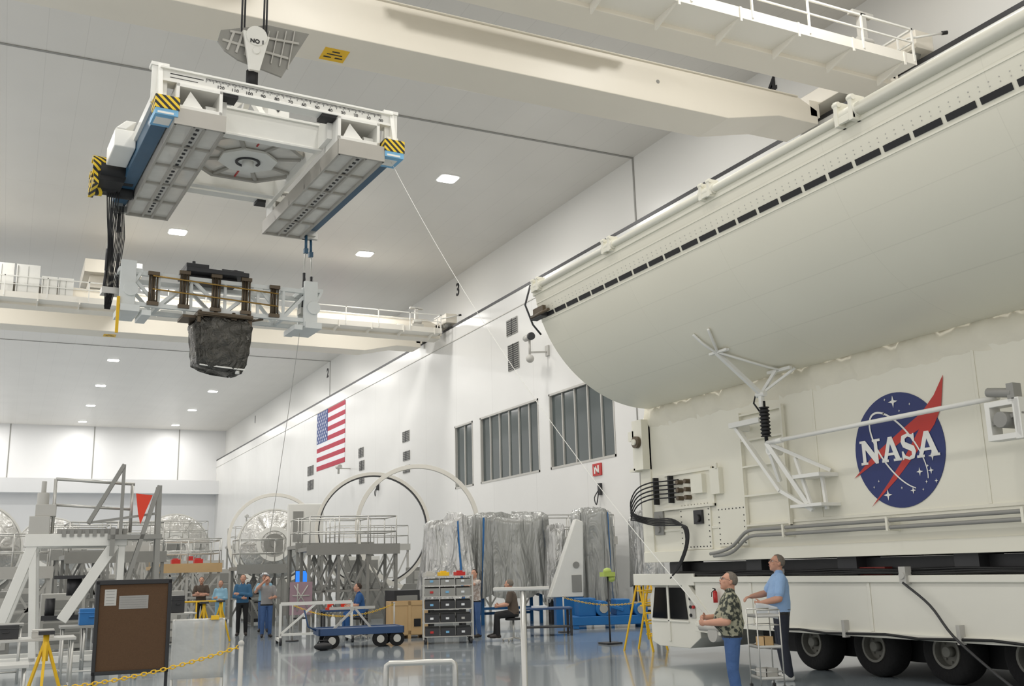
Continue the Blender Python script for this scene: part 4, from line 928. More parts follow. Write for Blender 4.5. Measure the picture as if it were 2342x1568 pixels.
o=solo('paper_sheet','white paper held in the hand','paper',m,PAPER); 
o.modifiers.new('t','SOLIDIFY').thickness=.002
th=thing('fire_extinguisher','small red fire extinguisher hung on the transporter side','fire extinguisher',(11.42,15.1,1.05))
m=MB(); m.cyl((0,0,0),(0,0,.18),.04,18); m.cyl((0,0,.18),(0,0,.21),.04,18,.02); part('cylinder',th,m,RED,local=True)
m=MB(); m.cyl((0,0,.2),(0,0,.24),.016,10); m.beam((0,0,.24),(0,.06,.25),.02,.012); m.tube([(0,.01,.22),(-.05,.03,.18),(-.05,.04,.1)],.008,6); part('valve',th,m,BLACK,local=True)

th=thing('tee_stand','satin steel T-shaped stand','stand',(3.49,6.95,0),math.radians(-24))
m=MB(); m.cyl((0,0,.02),(0,0,1.56),.022,20); part('post',th,m,STEEL,local=True)
m=MB(); m.beam((-.22,0,1.575),(.2,0,1.575),.05,.03); part('top_bar',th,m,STEEL,local=True,b=.008)
m=MB(); m.cyl((0,0,0),(0,0,.025),.2,28); part('base',th,m,STEEL,local=True)
th=thing('rail_barrier','low satin steel hoop barrier','barrier',(3.1,8.05,0),math.radians(-22))
m=MB(); m.tube([(-.28,0,.02),(-.28,0,.93),(-.275,0,.98),(-.25,0,1.0),(.25,0,1.0),(.275,0,.98),(.28,0,.93),(.28,0,.02)],.023,14); part('hoop',th,m,STEEL,local=True)
for x in (-.28,.28): part('foot',th,MB().cyl((x,0,0),(x,0,.02),.09,20),STEEL,local=True)

th=thing('notice_board','brown cork notice board in black frame on a stand','notice board',(1.31,12.1,0),math.radians(-7))
m=MB(); W2=.39
m.bx(-W2,W2,-.03,.03,.72,.76); m.bx(-W2,W2,-.03,.03,1.66,1.71); m.bx(-W2,-W2+.04,-.03,.03,.72,1.7); m.bx(W2-.04,W2,-.03,.03,.72,1.7); part('frame',th,m,CORKF,local=True,b=.006)
part('cork_panel',th,MB().bx(-W2+.04,W2-.04,-.012,.02,.76,1.66),CORK,local=True)
for x in (-W2+.02,W2-.02):
    m=MB(); m.cyl((x,.04,.03),(x,.04,1.68),.018,10); m.beam((x,-.3,.03),(x,.3,.03),.04,.04); part('leg',th,m,DARK,local=True)
for (a,b,c_,d_) in ((-.3,-.18,1.44,1.61),(-.15,.15,1.4,1.54)):
    m=MB(); m.mi(0).bx(a,b,-.016,-.012,c_,d_); m.mi(1)
    for k in range(5): z=c_+.02+(d_-c_-.04)*k/4; m.bx(a+.015,b-.02,-.018,-.016,z,z+.004)
    part('pinned_paper',th,m,[DPAPER if a>-.2 else LGREY,GREY],local=True)
th=thing('sheet_stand','pale translucent sheet hung on a thin metal stand','sheet',(1.58,9.5,0),math.radians(-10))
m=MB(); rows=[[V((-.22+.44*i/10,.012*math.sin(i*.9+j*.4),.86+.49*j/8)) for i in range(11)] for j in range(9)]; m.grid(rows)
sh=part('sheet',th,m,FROST,local=True); sh.modifiers.new('t','SOLIDIFY').thickness=.004
m=MB(); m.cyl((-.21,.03,.02),(-.21,.03,1.36),.012,8); m.cyl((.21,.03,.02),(.21,.03,1.36),.012,8); m.cyl((-.21,.03,1.35),(.21,.03,1.35),.012,8); m.beam((-.21,-.25,.02),(-.21,.3,.02),.03,.03); m.beam((.21,-.25,.02),(.21,.3,.02),.03,.03); m.cyl((-.21,.03,.3),(.21,.03,.3),.01,8); part('frame',th,m,STEEL,local=True)
m=MB(); m.bx(.1,.17,-.02,.04,1.35,1.385); part('clip',th,m,YEL,local=True)
def stanchion(x,y,h=1.0):
    th=thing('stanchion','slim grey barrier post on round base','barrier post',(x,y,0),0,'barrier posts for the yellow chain')
    part('post',th,MB().cyl((0,0,.02),(0,0,h),.02,14),LGREY,local=True); part('base',th,MB().cyl((0,0,0),(0,0,.03),.17,24),DARK,local=True)
    part('knob',th,MB().ell((0,0,h),(.027,.027,.027)),LGREY,local=True)
stanchion(1.86,9.05,1.16); stanchion(-.6,9.6,1.0)
def chain(a,b,sag,label,link=.05):
    a=V(a);b=V(b); L=(b-a).length; n=int(L/link/.75); m=MB()
    for k in range(n):
        tt=(k+.5)/n; p=a+(b-a)*tt+V((0,0,-sag*4*tt*(1-tt))); d=((b-a)/L+V((0,0,-sag*4*(1-2*tt)/L))).normalized()
        s1=d.cross(V((0,0,1))).normalized(); s2=s1.cross(d); e=s1 if k%2 else s2
        m.tube([p+d*(link*.5*math.cos(q*math.pi/4))+e*(link*.28*math.sin(q*math.pi/4)) for q in range(8)],link*.1,5,cl=True)
    o=solo('barrier_chain',label,'chain',m,YEL); return o
chain((-.6,9.6,.9),(1.86,9.05,1.14),.14,'yellow plastic barrier chain strung between posts')

# ------------------------------------------------------------------ midground carts etc
def wheel_parts(th,pts,r,mt=DARK):
    for (x,y) in pts:
        m=MB(); m.cyl((x-.03,y,r),(x+.03,y,r),r,18); m.cyl((x-.035,y,r),(x+.035,y,r),r*.45,14); part('wheel',th,m,mt,local=True)
th=thing('bin_cart','steel wheeled cart filled with rows of small grey bins','cart',(9.9,23.85,0),math.radians(-20))
m=MB()
for x in (-.6,.6):
    for y in (-.3,.3): m.beam((x,y,.1),(x,y,1.62),.035)
for z in (.18,.5,.82,1.12,1.38,1.6): m.bx(-.62,.62,-.32,.32,z-.02,z)
part('frame',th,m,LGREY,local=True)
wheel_parts(th,[(-.55,-.28),(.55,-.28),(-.55,.28),(.55,.28)],.07)
for z in (.18,.5,.82,1.12,1.38):
    for k in range(3):
        x=-.56+.38*k; h=.22 if z<1.3 else .16
        m=MB(); m.mi(0).prism([(x,-.31,z),(x,.1,z),(x,.1,z+h),(x,-.31,z+h*.85)],(.35,0,0)); m.mi(1).bx(x+.12,x+.2,-.325,-.31,z+.07,z+.12)
        part('bin',th,m,[DARK if z<1 else GREY,[PAPER,RED,PAPER,LBLUE,LGREY][(k*2+int(z*10))%5]],local=True)
for i,(x,c_) in enumerate(((-.45,LGREY),(-.1,YEL),(.3,RED))):
    a=math.radians(-20); wx=9.9+x*math.cos(a); wy=23.85+x*math.sin(a)
    m=MB(); m.bx(wx-.12,wx+.12,wy-.1,wy+.1,1.6,1.69); m.bx(wx-.08,wx+.08,wy-.02,wy+.02,1.69,1.72); solo('supply_box','small coloured supply box on top of the cart','box',m,c_,group='supply boxes on the bin cart',b=.006)
th=thing('flat_cart','dark blue flat industrial cart with black pneumatic tyres','cart',(7.8,24.4,0),math.radians(-8))
m=MB(); m.bx(-1.0,1.0,-.45,.45,.36,.44); m.bx(-1.02,1.02,-.48,-.43,.3,.46); m.bx(-1.02,1.02,.43,.48,.3,.46); m.bx(-1.02,-.97,-.48,.48,.3,.46); m.bx(.97,1.02,-.48,.48,.3,.46); part('deck',th,m,CARTBLUE,local=True,b=.008)
for (x,y) in ((-.7,-.4),(.45,-.4),(.85,-.4),(-.7,.4),(.7,.4)):
    m=MB(); m.cyl((x,y-.06,.18),(x,y+.06,.18),.18,22); wv=part('wheel',th,m,TIRE,local=True)
    m=MB(); m.cyl((x,y-.07,.18),(x,y+.07,.18),.09,16); part('hub',wv,m,LGREY,local=True)
m=MB(); m.tube([(-1,0,.4),(-1.2,0,.5),(-1.3,0,.9)],.02,8); part('handle',th,m,CARTBLUE,local=True)
m=MB(); m.beam((-.6,0,.42),(-.1,0,.9),.05); m.beam((.3,0,.42),(-.1,0,.9),.05); m.beam((-.7,.02,.9),(.4,.02,.9),.06); part('cradle',th,m,LGREY,local=True)
th=thing('lift_frame','white tubular frame dolly','dolly',(7.3,26.5,0),math.radians(-8))
m=MB()
for x in (-.9,.9): m.beam((x,-.3,.15),(x,-.3,1.0),.06); m.beam((x,-.5,.12),(x,.5,.12),.07)
m.beam((-.9,-.3,1.),(.9,-.3,1.),.08); m.beam((-.9,-.3,.25),(.9,-.3,.25),.06); m.beam((-.9,-.3,.25),(0,-.3,1.),.05)
part('frame',th,m,WHITE,local=True); wheel_parts(th,[(-.9,-.45),(.9,-.45),(-.9,.45),(.9,.45)],.09)
th=thing('shipping_crate','open light plywood shipping crate','crate',(9.85,26.6,0),math.radians(-10))
m=MB(); m.bx(-.5,.5,-.4,.4,.08,.12); m.bx(-.5,.5,-.4,-.37,.12,.95); m.bx(-.5,.5,.37,.4,.12,.95); m.bx(-.5,-.47,-.37,.37,.12,.95); m.bx(.47,.5,-.37,.37,.12,.95)
for x in (-.45,0,.42): m.bx(x-.04,x+.04,-.42,.42,0,.08); m.bx(x-.04,x+.04,-.42,-.4,.08,.95)
m.bx(-.5,.5,-.42,-.4,.1,.2); m.bx(-.5,.5,-.42,-.4,.85,.95); part('body',th,m,WOOD,local=True)
part('printed_mark',th,MB().bx(.12,.3,-.425,-.4,.3,.5),INK,local=True)
th=thing('work_table','dark blue steel work table','table',(13.0,24.5,0),math.radians(-22))
m=MB(); m.bx(-.65,.65,-.4,.4,.66,.71); part('table_top',th,m,CARTBLUE,local=True,b=.006)
for x in (-.6,.6):
    for y in (-.35,.35): part('leg',th,MB().bx(x-.03,x+.03,y-.03,y+.03,0,.66),DARK,local=True)
part('shelf',th,MB().bx(-.6,.6,-.35,.35,.2,.23),DARK,local=True)
solo('document_stack','stack of white papers on the dark table','papers',MB().bx(12.6,12.95,24.35,24.6,.71,.76),PAPER,b=.002)
dup(th,(8.9,29.2,0),math.radians(-10),'dark blue steel bench holding orange clamps')
for k,x in enumerate((8.5,8.9,9.3)):
    m=MB(); m.bx(x-.14,x+.14,28.95,29.25,.71,.78); m.cyl((x-.08,29.1,.78),(x-.08,29.1,.95),.05,10); m.beam((x-.12,29.1,.8),(x+.14,29.1,.95),.06)
    solo('clamp_fixture','orange clamp fixture standing on the bench','clamp',m,ORANGE,group='orange clamps on the bench',b=.004)
m=MB(); m.ell((6.75,23.75,.09),(.22,.14,.09),None,16,10); m.tube([(6.6,23.75,.13),(6.65,23.75,.22),(6.85,23.75,.22),(6.9,23.75,.13)],.015,6); solo('tool_bag','soft black tool bag on the floor','bag',m,BLACK)
th=thing('display_board','mauve board with mounted pipe samples on legs','display board',(8.05,30.8,0),math.radians(-14))
m=MB(); m.bx(-.33,.33,-.02,.02,.55,1.5); part('panel',th,m,PIPEBOARD,local=True)
for (a,b,c_,d_) in ((-.2,1.4,.2,.75),(.2,1.4,-.2,.75),(-.25,1.1,.25,1.1),(-.1,1.45,-.1,.65)): part('pipe_sample',th,MB().tube([(a,-.03,b),(c_,-.03,d_)],.02,6),LGREY,local=True)
for x in (-.3,.3): m=MB(); m.beam((x,.03,0.02),(x,.03,1.5),.03); m.beam((x,-.25,.02),(x,.25,.02),.04); part('leg',th,m,LGREY,local=True)
th=thing('monitor_cart','small computer screen on a grey rolling cart','computer cart',(8.9,34.0,0),math.radians(-14))
m=MB(); m.bx(-.3,.3,-.25,.25,.95,1.0); m.bx(-.3,.3,-.25,.25,.3,.34)
for x in (-.28,.28): 
    for y in (-.22,.22): m.beam((x,y,.08),(x,y,1.0),.03)
m.beam((0,0,1),(0,0,1.5),.04); m.bx(-.22,.22,-.01,.03,1.45,1.85); part('frame',th,m,DARK,local=True)
part('screen',th,MB().bx(-.2,.2,-.015,-.01,1.47,1.83),SCREEN,local=True); wheel_parts(th,[(-.28,-.22),(.28,-.22),(-.28,.22),(.28,.22)],.05)
for (x,y) in ((7.0,27.6),(9.1,25.5),(13.9,25.2),(16.9,24.6)): stanchion(x,y,.95)
chain((7.0,27.6,.93),(9.1,25.5,.93),.3,'yellow plastic barrier chain in front of the equipment',.07)
chain((13.9,25.2,.93),(16.9,24.6,.93),.25,'yellow plastic barrier chain near the blue machine',.07)

# ------------------------------------------------------------------ film-wrapped hardware
def shroud(label,cx,cy,hx,hy,z0,z1,flare,rz,mt=FOILG,seed=0,straps=(),legmat=DARK,slope=0.):
    rnd=random.Random(seed); th=thing('wrapped_module',label,'wrapped equipment',(cx,cy,0),rz)
    n=200; rows=[]; ph=[rnd.uniform(0,6) for _ in range(8)]; NZ=20
    for i in range(NZ+1):
        f=i/NZ; sc_=1+flare*(1-f)**1.4; row=[]
        for k in range(n):
            a=2*math.pi*k/n; ca,sa=math.cos(a),math.sin(a); e=.48
            ux=math.copysign(abs(ca)**e,ca)
            zt=z1+slope*ux+.08*math.sin(3*a+ph[5])+.04*math.sin(8*a+ph[6])
            z=z0+(zt-z0)*f
            x=hx*ux*sc_; y=hy*math.copysign(abs(sa)**e,sa)*sc_
            g=.45+.55*(1-f)
            w=1+g*(.09*(abs(math.sin(5.5*a+ph[0]+.5*f))-.5)+.05*(abs(math.sin(11*a+ph[1]-.9*f))-.5)+.03*math.sin(23*a+ph[7]+1.2*f))+.008*math.sin(41*a+ph[2]+5*f)
            hem=.14*abs(math.sin(5.5*a+ph[0]))*(1-f)
            row.append(V((x*w,y*w,z-hem)))
        rows.append(row)
    m=MB()
    for q,dz in ((.93,.05),(.8,.08),(.5,.1),(.15,.12)): rows.append([V((p.x*q,p.y*q,p.z+dz+.03*math.sin(9*k*.1+q*9))) for k,p in enumerate(rows[NZ])])
    m.grid(rows,cv=True); m.add(rows[-1],[tuple(range(n))])
    cv=part('film_cover',th,m,mt,local=True)
    for (k0,mt2) in straps:
        m=MB(); g=[[r[(k0+j)%n]+V((r[(k0+j)%n].x,r[(k0+j)%n].y,0)).normalized()*.02 for j in range(3)] for r in rows[:NZ+1]]; m.grid(g); part('blue_tape',cv,m,mt2,local=True)
    m=MB()
    for x in (-.75*hx,.75*hx):
        for y in (-.6*hy,.6*hy): m.beam((x,y,0),(x,y,z0+.2),.1)
        m.beam((x,-.6*hy,.4),(x,.6*hy,.4),.08)
    m.beam((-.75*hx,-.6*hy,.5),(.75*hx,-.6*hy,.5),.08); m.beam((-.75*hx,.6*hy,.3),(.75*hx,.6*hy,.3),.08)
    part('support_stand',th,m,legmat,local=True)
    return th
shroud('wide wrapped module under grey plastic film with blue tape',15.0,31.0,1.3,1.0,.95,3.35,.12,math.radians(-12),seed=1,straps=((170,EQBLUE),(132,EQBLUE)),legmat=EQBLUE)
shroud('tapered module wrapped in crinkled silver plastic film',12.5,30.2,.66,.66,.85,3.2,.42,math.radians(-15),mt=FOIL,seed=2,straps=((154,EQBLUE),),slope=.12)
shroud('rounded module wrapped in shiny grey plastic film',17.1,28.9,.6,.8,.75,3.4,.08,math.radians(-20),mt=FOILG,seed=3,straps=((160,EQBLUE),),legmat=EQBLUE)
shroud('low drum wrapped in silver film beside the transporter',18.55,28.0,.45,.6,1.2,3.25,.05,math.radians(-20),mt=FOIL,seed=4)
shroud('low crinkled film bundle between two wrapped modules',15.9,29.2,.28,.38,.8,2.9,.35,math.radians(-20),mt=FOIL,seed=6)
th=thing('wedge_housing','white wedge-shaped housing next to wrapped modules','equipment housing',(15.6,27.7,0),math.radians(-20))
m=MB(); m.prism([(-.7,0,.85),(.35,0,.85),(.42,0,3.1),(.2,0,3.2)],(0,.6,0)); part('shell',th,m,WHITE,local=True,b=.03)
m=MB(); m.bx(-.5,.35,.05,.6,0,.87); part('pedestal',th,m,EQBLUE,local=True,b=.02)
m=MB(); m.bx(.0,.3,-.03,0.01,1.0,1.5); part('hatch',th,m,GREY,local=True)
part('round_hatch',th,MB().cyl((.15,-.04,1.8),(.15,.01,1.8),.1,14),GREY,local=True)
th=thing('blue_machine','blue machined support fixture with rollers','machine',(15.9,26.2,0),math.radians(-20))
m=MB(); m.bx(-1.1,1.1,-.5,.5,.1,.35); m.bx(-.9,-.4,-.4,.4,.35,.85); m.bx(.2,.6,-.4,.4,.35,.8); m.cyl((-.2,-.5,.55),(-.2,.5,.55),.22,18); m.cyl((.9,-.5,.5),(.9,.5,.5),.2,18)
for x in (-1.,1.): 
    for y in (-.4,.4): m.bx(x-.08,x+.08,y-.08,y+.08,0,.1)
m.beam((-.6,-.4,.8),(.4,-.4,.5),.1); part('body',th,m,EQBLUE,local=True,b=.02)
part('roller_cap',th,MB().cyl((-.2,-.55,.55),(-.2,-.5,.55),.12,14),STEEL,local=True); part('roller_cap',th,MB().cyl((.9,-.55,.5),(.9,-.5,.5),.12,14),STEEL,local=True)
th=thing('step_ladder','yellow fibreglass step ladder beside the transporter','ladder',(12.15,18.5,0),math.radians(20))
for x in (-.25,.25):
    m=MB(); m.beam((x,-.35,0),(x*.8,0,1.45),.04,.03); m.beam((x,.4,0),(x*.8,0.0,1.45),.035,.03); part('rail',th,m,YEL,local=True)
for k in range(1,5): z=.3*k; part('step',th,MB().bx(-.24,.24,-.35+.24*z-.05,-.35+.24*z+.07,z,z+.03),YEL,local=True)
m=MB(); m.mi(0).ell((12.55,20.6,1.62),(.1,.1,.08)); m.bx(12.4,12.7,20.5,20.7,1.5,1.6); m.ell((12.65,20.6,1.45),(.09,.09,.08)); m.mi(1).cyl((12.55,20.6,0),(12.55,20.6,1.55),.02,10); m.bx(12.35,12.75,20.4,20.8,0,.04)
solo('signal_lamp','lime green beacon unit on a post','beacon',m,[GREEN,DARK])

# ------------------------------------------------------------------ work platforms
def platform(label,loc,rz,L,D,z,mt=LGREY,rail=1.05,bays=2,group=None,toe=None):
    th=thing('work_platform',label,'work platform',loc,rz,group)
    m=MB(); xs=[-L/2+L*k/bays for k in range(bays+1)]
    for x in xs:
        for y in (-D/2,D/2): m.beam((x,y,0),(x,y,z),.09)
        m.beam((x,-D/2,z*.5),(x,D/2,z*.5),.06)
    for i in range(bays):
        for y in (-D/2,D/2):
            m.beam((xs[i],y,.3),(xs[i+1],y,z-.2),.06); m.beam((xs[i],y,z-.2),(xs[i+1],y,.3),.06); m.beam((xs[i],y,z*.5),(xs[i+1],y,z*.5),.06)
    part('support_frame',th,m,mt,local=True)
    m=MB(); m.bx(-L/2-.1,L/2+.1,-D/2-.1,D/2+.1,z,z+.12); m.bx(-L/2-.1,L/2+.1,-D/2-.13,-D/2-.1,z-.12,z+.2); part('deck',th,m,toe or mt,local=True)
    m=MB(); n=int(L/.9)
    for y in (-D/2-.06,D/2+.06):
        for k in range(n+1): x=-L/2+L*k/n; m.cyl((x,y,z+.1),(x,y,z+rail),.022,6)
        for zz in (z+rail,z+rail*.55): m.cyl((-L/2,y,zz),(L/2,y,zz),.02,6)
    for x in (-L/2,L/2):
        for zz in (z+rail,z+rail*.55): m.cyl((x,-D/2-.06,zz),(x,D/2+.06,zz),.02,6)
    part('guard_rail',th,m,STEEL,local=True)
    return th
platform('grey steel work platform with cross-braced legs and guard rails',(9.75,31.6,0),math.radians(-6),2.7,1.5,2.4,GREY,1.05,3)
platform('grey work platform beside the cream hoops',(10.6,36.6,0),math.radians(-4),2.6,1.4,2.6,GREY,1.05,3)
platform('distant aluminium work platform with railings',(6.6,46,0),0,3.4,1.8,2.2,LGREY,1.1,3,group='distant work platforms')
platform('distant aluminium work platform with railings',(16.4,50,0),0,3.6,2,2.9,LGREY,1.1,3,group='distant work platforms')
platform('tall distant work platform with railings',(4.0,52.5,0),0,4.0,2,3.2,LGREY,1.1,3,group='distant work platforms')
platform('distant aluminium work platform with railings',(-.6,50,0),0,3.6,2,2.6,LGREY,1.1,3,group='distant work platforms')
platform('distant aluminium work platform with railings',(7.4,59,0),0,5,2,3.6,LGREY,1.1,4,group='distant work platforms')
platform('distant aluminium work platform with railings',(12.5,57,0),0,3,2,3.2,LGREY,1.1,3,group='distant work platforms')
platform('low access platform with tan deck edge near the group of people',(5.9,39.2,0),0,2.2,1.6,2.0,LGREY,1.0,2,toe=WOOD)
platform('wide grey work platform behind wrapped modules',(18.9,36.5,0),math.radians(-4),6,2.2,2.7,LGREY,1.05,4)
platform('grey work platform beside the gantry stand',(2.9,33,0),math.radians(2),2.6,1.6,2.3,GREY,1.05,3)
platform('grey work platform near a silver module',(2.0,38.7,0),0,2.4,1.6,2.5,GREY,1.05,3)
platform('low aluminium access platform with railings',(4.9,43.8,0),0,1.2,1.4,2.8,LGREY,1.05,2)
platform('small grey platform beside equipment racks',(.2,31,0),0,1.8,1.4,1.9,LGREY,1.05,2)
platform('small grey access platform near the display board',(8.0,36.6,0),0,1.5,1.2,1.9,GREY,1.05,2)
for i,(x,y,w_,h_,mt_) in enumerate(((3.6,41.8,1.0,1.9,LGREY),(9.2,41.8,1.3,1.6,WHITE),(13.4,42,1.6,2.4,WHITE),(7.5,42,1.1,2.0,LGREY),(.6,35.8,1.2,1.5,LGREY),(15.8,40.5,1.4,1.9,GREY),(19.,44,2.,2.6,LGREY),(4.9,35.6,.9,1.3,LGREY),(3.9,29.2,.8,1.1,GREY),(10.6,29.0,.8,1.2,DARK),(3.4,47,1.4,2.2,WHITE),(8.6,38.6,.9,1.5,DARK),(1.4,28.6,1.0,1.4,LGREY),(2.6,29.6,.7,1.7,DARK),(-.3,27,1.1,1.5,GREY))):
    m=MB(); m.mi(0).bx(x-w_/2,x+w_/2,y-.4,y+.4,.08,h_); m.mi(1)
    for k in range(4): z=.2+k*(h_-.3)/4; m.bx(x-w_/2+.08,x+w_/2-.08,y-.42,y-.4,z,z+(h_-.5)/4)
    m.bx(x-w_/2+.05,x-w_/2+.15,y-.3,y+.3,0,.08); m.bx(x+w_/2-.15,x+w_/2-.05,y-.3,y+.3,0,.08)
    solo('equipment_rack','tall equipment rack with grey drawers among the work stands','rack',m,[mt_,GREY if mt_ is not GREY else LGREY],group='equipment racks on the hall floor',b=.01)
for (x,y,z) in ((5.6,39.2,2.12),(6.4,39.2,2.12),(7.2,46,2.32)):
    m=MB(); m.bx(x-.15,x+.15,y-.15,y+.15,z,z+.24); m.bx(x-.1,x+.1,y-.02,y+.02,z+.24,z+.28); solo('tool_case','red tool case standing on a work platform','case',m,RED,group='red tool cases on platforms',b=.01)

# ------------------------------------------------------------------ hoops and modules
def hoop(label,c,r,w,d_,rz):
    th=thing('module_hoop',label,'hoop',(c[0],c[1],0),rz)
    m=MB(); m.ring((0,0,c[2]),r-w,r,(0,1,0),d_,72); part('ring',th,m,CREAM2,local=True,b=.006)
    m=MB(); zb=c[2]-r
    m.bx(-1.2,1.2,-.4,.4,0,.15); m.prism([(-1.2,-.2,.15),(1.2,-.2,.15),(.5,-.2,zb+.25),(-.5,-.2,zb+.25)],(0,.4,0)); part('cradle',th,m,GREY,local=True)
    return th
hoop('large cream circular hoop standing in a cradle',(13.35,34.9,3.3),2.25,.15,.24,math.radians(-18))
h2=hoop('large cream circular hoop with dark inner edge',(12.9,38.6,3.35),2.25,.13,.24,math.radians(-14))
part('inner_edge',h2,MB().ring((0,0,3.35),2.08,2.12,(0,1,0),.26,72),DARK,local=True)
hoop('large white circular hoop around a silver module',(10.7,45.8,3.3),2.0,.14,.26,math.radians(-10))
def module(label,c,r,L,rz):
    th=thing('cylindrical_module',label,'module',(c[0],c[1],0),rz)
    m=MB(); rows=[]; n=48
    for y,rr in ((-L/2-.5,r*.45),(-L/2-.45,r*.5),(-L/2-.12,r*.85),(-L/2,r*.96),(-L/2+.1,r),(0,r),(L/2,r),(L/2+.4,r*.5)):
        rows.append([V((rr*math.cos(2*math.pi*k/n),y,c[2]+rr*math.sin(2*math.pi*k/n))) for k in range(n)])
    m.grid(rows,cv=True,caps=True); part('hull',th,m,MLI,local=True)
    for y in (-L/2+.15,0,L/2-.15): part('ring_frame',th,MB().ring((0,y,c[2]),r,r+.07,(0,1,0),.12,48),WHITE,local=True)
    part('ring_frame',th,MB().ring((0,-L/2-.5,c[2]),r*.38,r*.5,(0,1,0),.1,36),WHITE,local=True)
    m=MB(); m.ring((0,-L/2-.52,c[2]),0.02,r*.3,(0,1,0),.08,24); m.cyl((0,-L/2-.6,c[2]),(0,-L/2-.5,c[2]),r*.1,12); part('hatch',th,m,GREY,local=True)
    for k in range(6):
        a=k*math.pi/3; part('handrail',th,MB().beam((r*.55*math.cos(a),-L/2-.45,c[2]+r*.55*math.sin(a)),(r*.9*math.cos(a),-L/2-.14,c[2]+r*.9*math.sin(a)),.06),LGREY,local=True)
    for y in (-L/2+.3,L/2-.3):
        m=MB(); m.bx(-r*.8,r*.8,y-.15,y+.15,0,.3); m.prism([(-r*.8,y-.1,.3),(-r*.3,y-.1,.3),(-r*.75,y-.1,c[2]-r*.5),(-r*.9,y-.1,c[2]-r*.45)],(0,.2,0)); m.prism([(r*.8,y-.1,.3),(r*.3,y-.1,.3),(r*.75,y-.1,c[2]-r*.5),(r*.9,y-.1,c[2]-r*.45)],(0,.2,0)); m.bx(-r*.5,r*.5,y-.1,y+.1,.3,c[2]-r*.9)
        part('cradle',th,m,GREY,local=True)
module('silver cylindrical module inside a white hoop',(11.3,48.8,3.1),1.55,3.2,math.radians(-10))
module('silver cylindrical module with domed end',(-1.2,43,2.9),1.55,4,math.radians(5))
module('distant silver cylindrical module',(9.2,66,3.4),2.0,4,math.radians(-5))
module('distant silver cylindrical module',(2.5,70,3.4),2.0,4,0)
th=thing('equipment_booth','white equipment booth standing on legs behind the platform','booth',(10.9,41.3,0),math.radians(-12))
m=MB(); m.bx(-.7,.7,-.6,.6,2.7,4.5); part('body',th,m,WHITE,local=True,b=.03)
part('dark_opening',th,MB().bx(-.5,-.1,-.63,-.59,3.,4.2),GREY,local=True)
m=MB()
for x in (-.6,.6): 
    for y in (-.5,.5): m.beam((x,y,0),(x,y,2.7),.1)
    m.beam((x,-.5,.3),(x,.5,2.4),.06)
m.beam((-.6,-.5,.3),(.6,-.5,2.4),.06); m.beam((-.6,.5,.3),(.6,.5,2.4),.06); part('leg_frame',th,m,GREY,local=True)

# ------------------------------------------------------------------ white gantry stand
G=thing('gantry_stand','white A-frame gantry work stand with metal ladder','gantry',(1.3,24.3,0),math.radians(-4))
m=MB()
m.beam((-.9,-.5,2.55),(1.1,-.5,2.55),.22,.26); m.beam((-.9,.9,2.55),(1.1,.9,2.55),.22,.26)
for y in (-.5,.9):
    m.beam((-.75,y,2.45),(-1.5,y,.1),.18,.2); m.beam((.85,y,2.45),(-.1,y,.9),.2,.22); m.beam((-.75,y,2.45),(-.6,y,.1),.14,.16); m.beam((1.0,y,2.5),(1.0,y,.1),.14)
    m.beam((-1.5,y,.12),(1.2,y,.12),.16,.14)
m.beam((-.8,-.5,2.6),(-.8,.9,2.6),.16); m.beam((1,-.5,2.6),(1,.9,2.6),.16)
part('frame',G,m,WHITE,local=True,b=.01)
m=MB(); m.bx(-.85,-.45,-.6,-.2,2.66,3.05); m.cyl((-.62,-.4,3.05),(-.62,-.4,3.55),.12,14); m.cyl((-.62,-.4,3.55),(-.62,-.4,3.8),.05,10); m.bx(-.75,-.35,-.55,-.25,3.05,3.3); part('actuator',G,m,LGREY,local=True,b=.01)
m=MB(); m.cyl((-.4,-.4,3.85),(1.2,-.4,3.75),.035,8); m.cyl((-.4,-.4,2.7),(-.4,-.4,3.85),.035,8); m.cyl((1.15,-.4,2.7),(1.15,-.4,3.75),.035,8); m.cyl((-.4,-.4,3.3),(1.15,-.4,3.2),.03,8); part('guard_rail',G,m,STEEL,local=True)
m=MB(); m.bx(-.3,1.1,-.6,.9,2.68,2.78)
for k in range(9): m.bx(-.2+.15*k,-.12+.15*k,-.64,-.6,2.62,2.76)
part('deck',G,m,GREY,local=True)
m=MB(); q=-.6
m.beam((.9+q,-.7,2.9),(1.55+q,-.7,4.15),.1,.08); m.beam((.9+q,-.2,2.9),(1.55+q,-.2,4.15),.1,.08)
for k in range(6): f=(k+.5)/6; m.beam((.9+q+.65*f,-.7,2.9+1.25*f),(.9+q+.65*f,-.2,2.9+1.25*f),.06,.04)
m.beam((1.3+q,-.7,.1),(2.3+q,-.7,3.7),.1,.08); m.beam((2.3+q,-.7,3.7),(2.35+q,-.7,.1),.1,.08); m.beam((1.3+q,-.2,.1),(2.3+q,-.2,3.7),.1,.08); m.beam((2.3+q,-.2,3.7),(2.35+q,-.2,.1),.1,.08)
for k in range(9): f=(k+.5)/9; m.beam((1.3+q+1.0*f,-.7,.1+3.6*f),(1.3+q+1.0*f,-.2,.1+3.6*f),.06,.05)
m.beam((1.55+q,-.7,4.15),(1.55+q,-.7,2.6),.07); m.bx(1.3+q,2.4+q,-.75,-.1,2.55,2.65); m.bx(1.35+q,1.45+q,-.75,-.7,2.2,2.8)
m.beam((.9+q,-.7,2.9),(2.3+q,-.7,3.1),.05)
part('ladder_frame',G,m,GREY,local=True)
m=MB(); m.prism([(1.22,-.78,3.52),(1.56,-.78,3.48),(1.44,-.78,3.15),(1.34,-.78,2.86),(1.28,-.78,3.1)],(0,.02,0)); part('pennant',G,m,ORANGE,'orange-red triangular warning pennant',local=True)
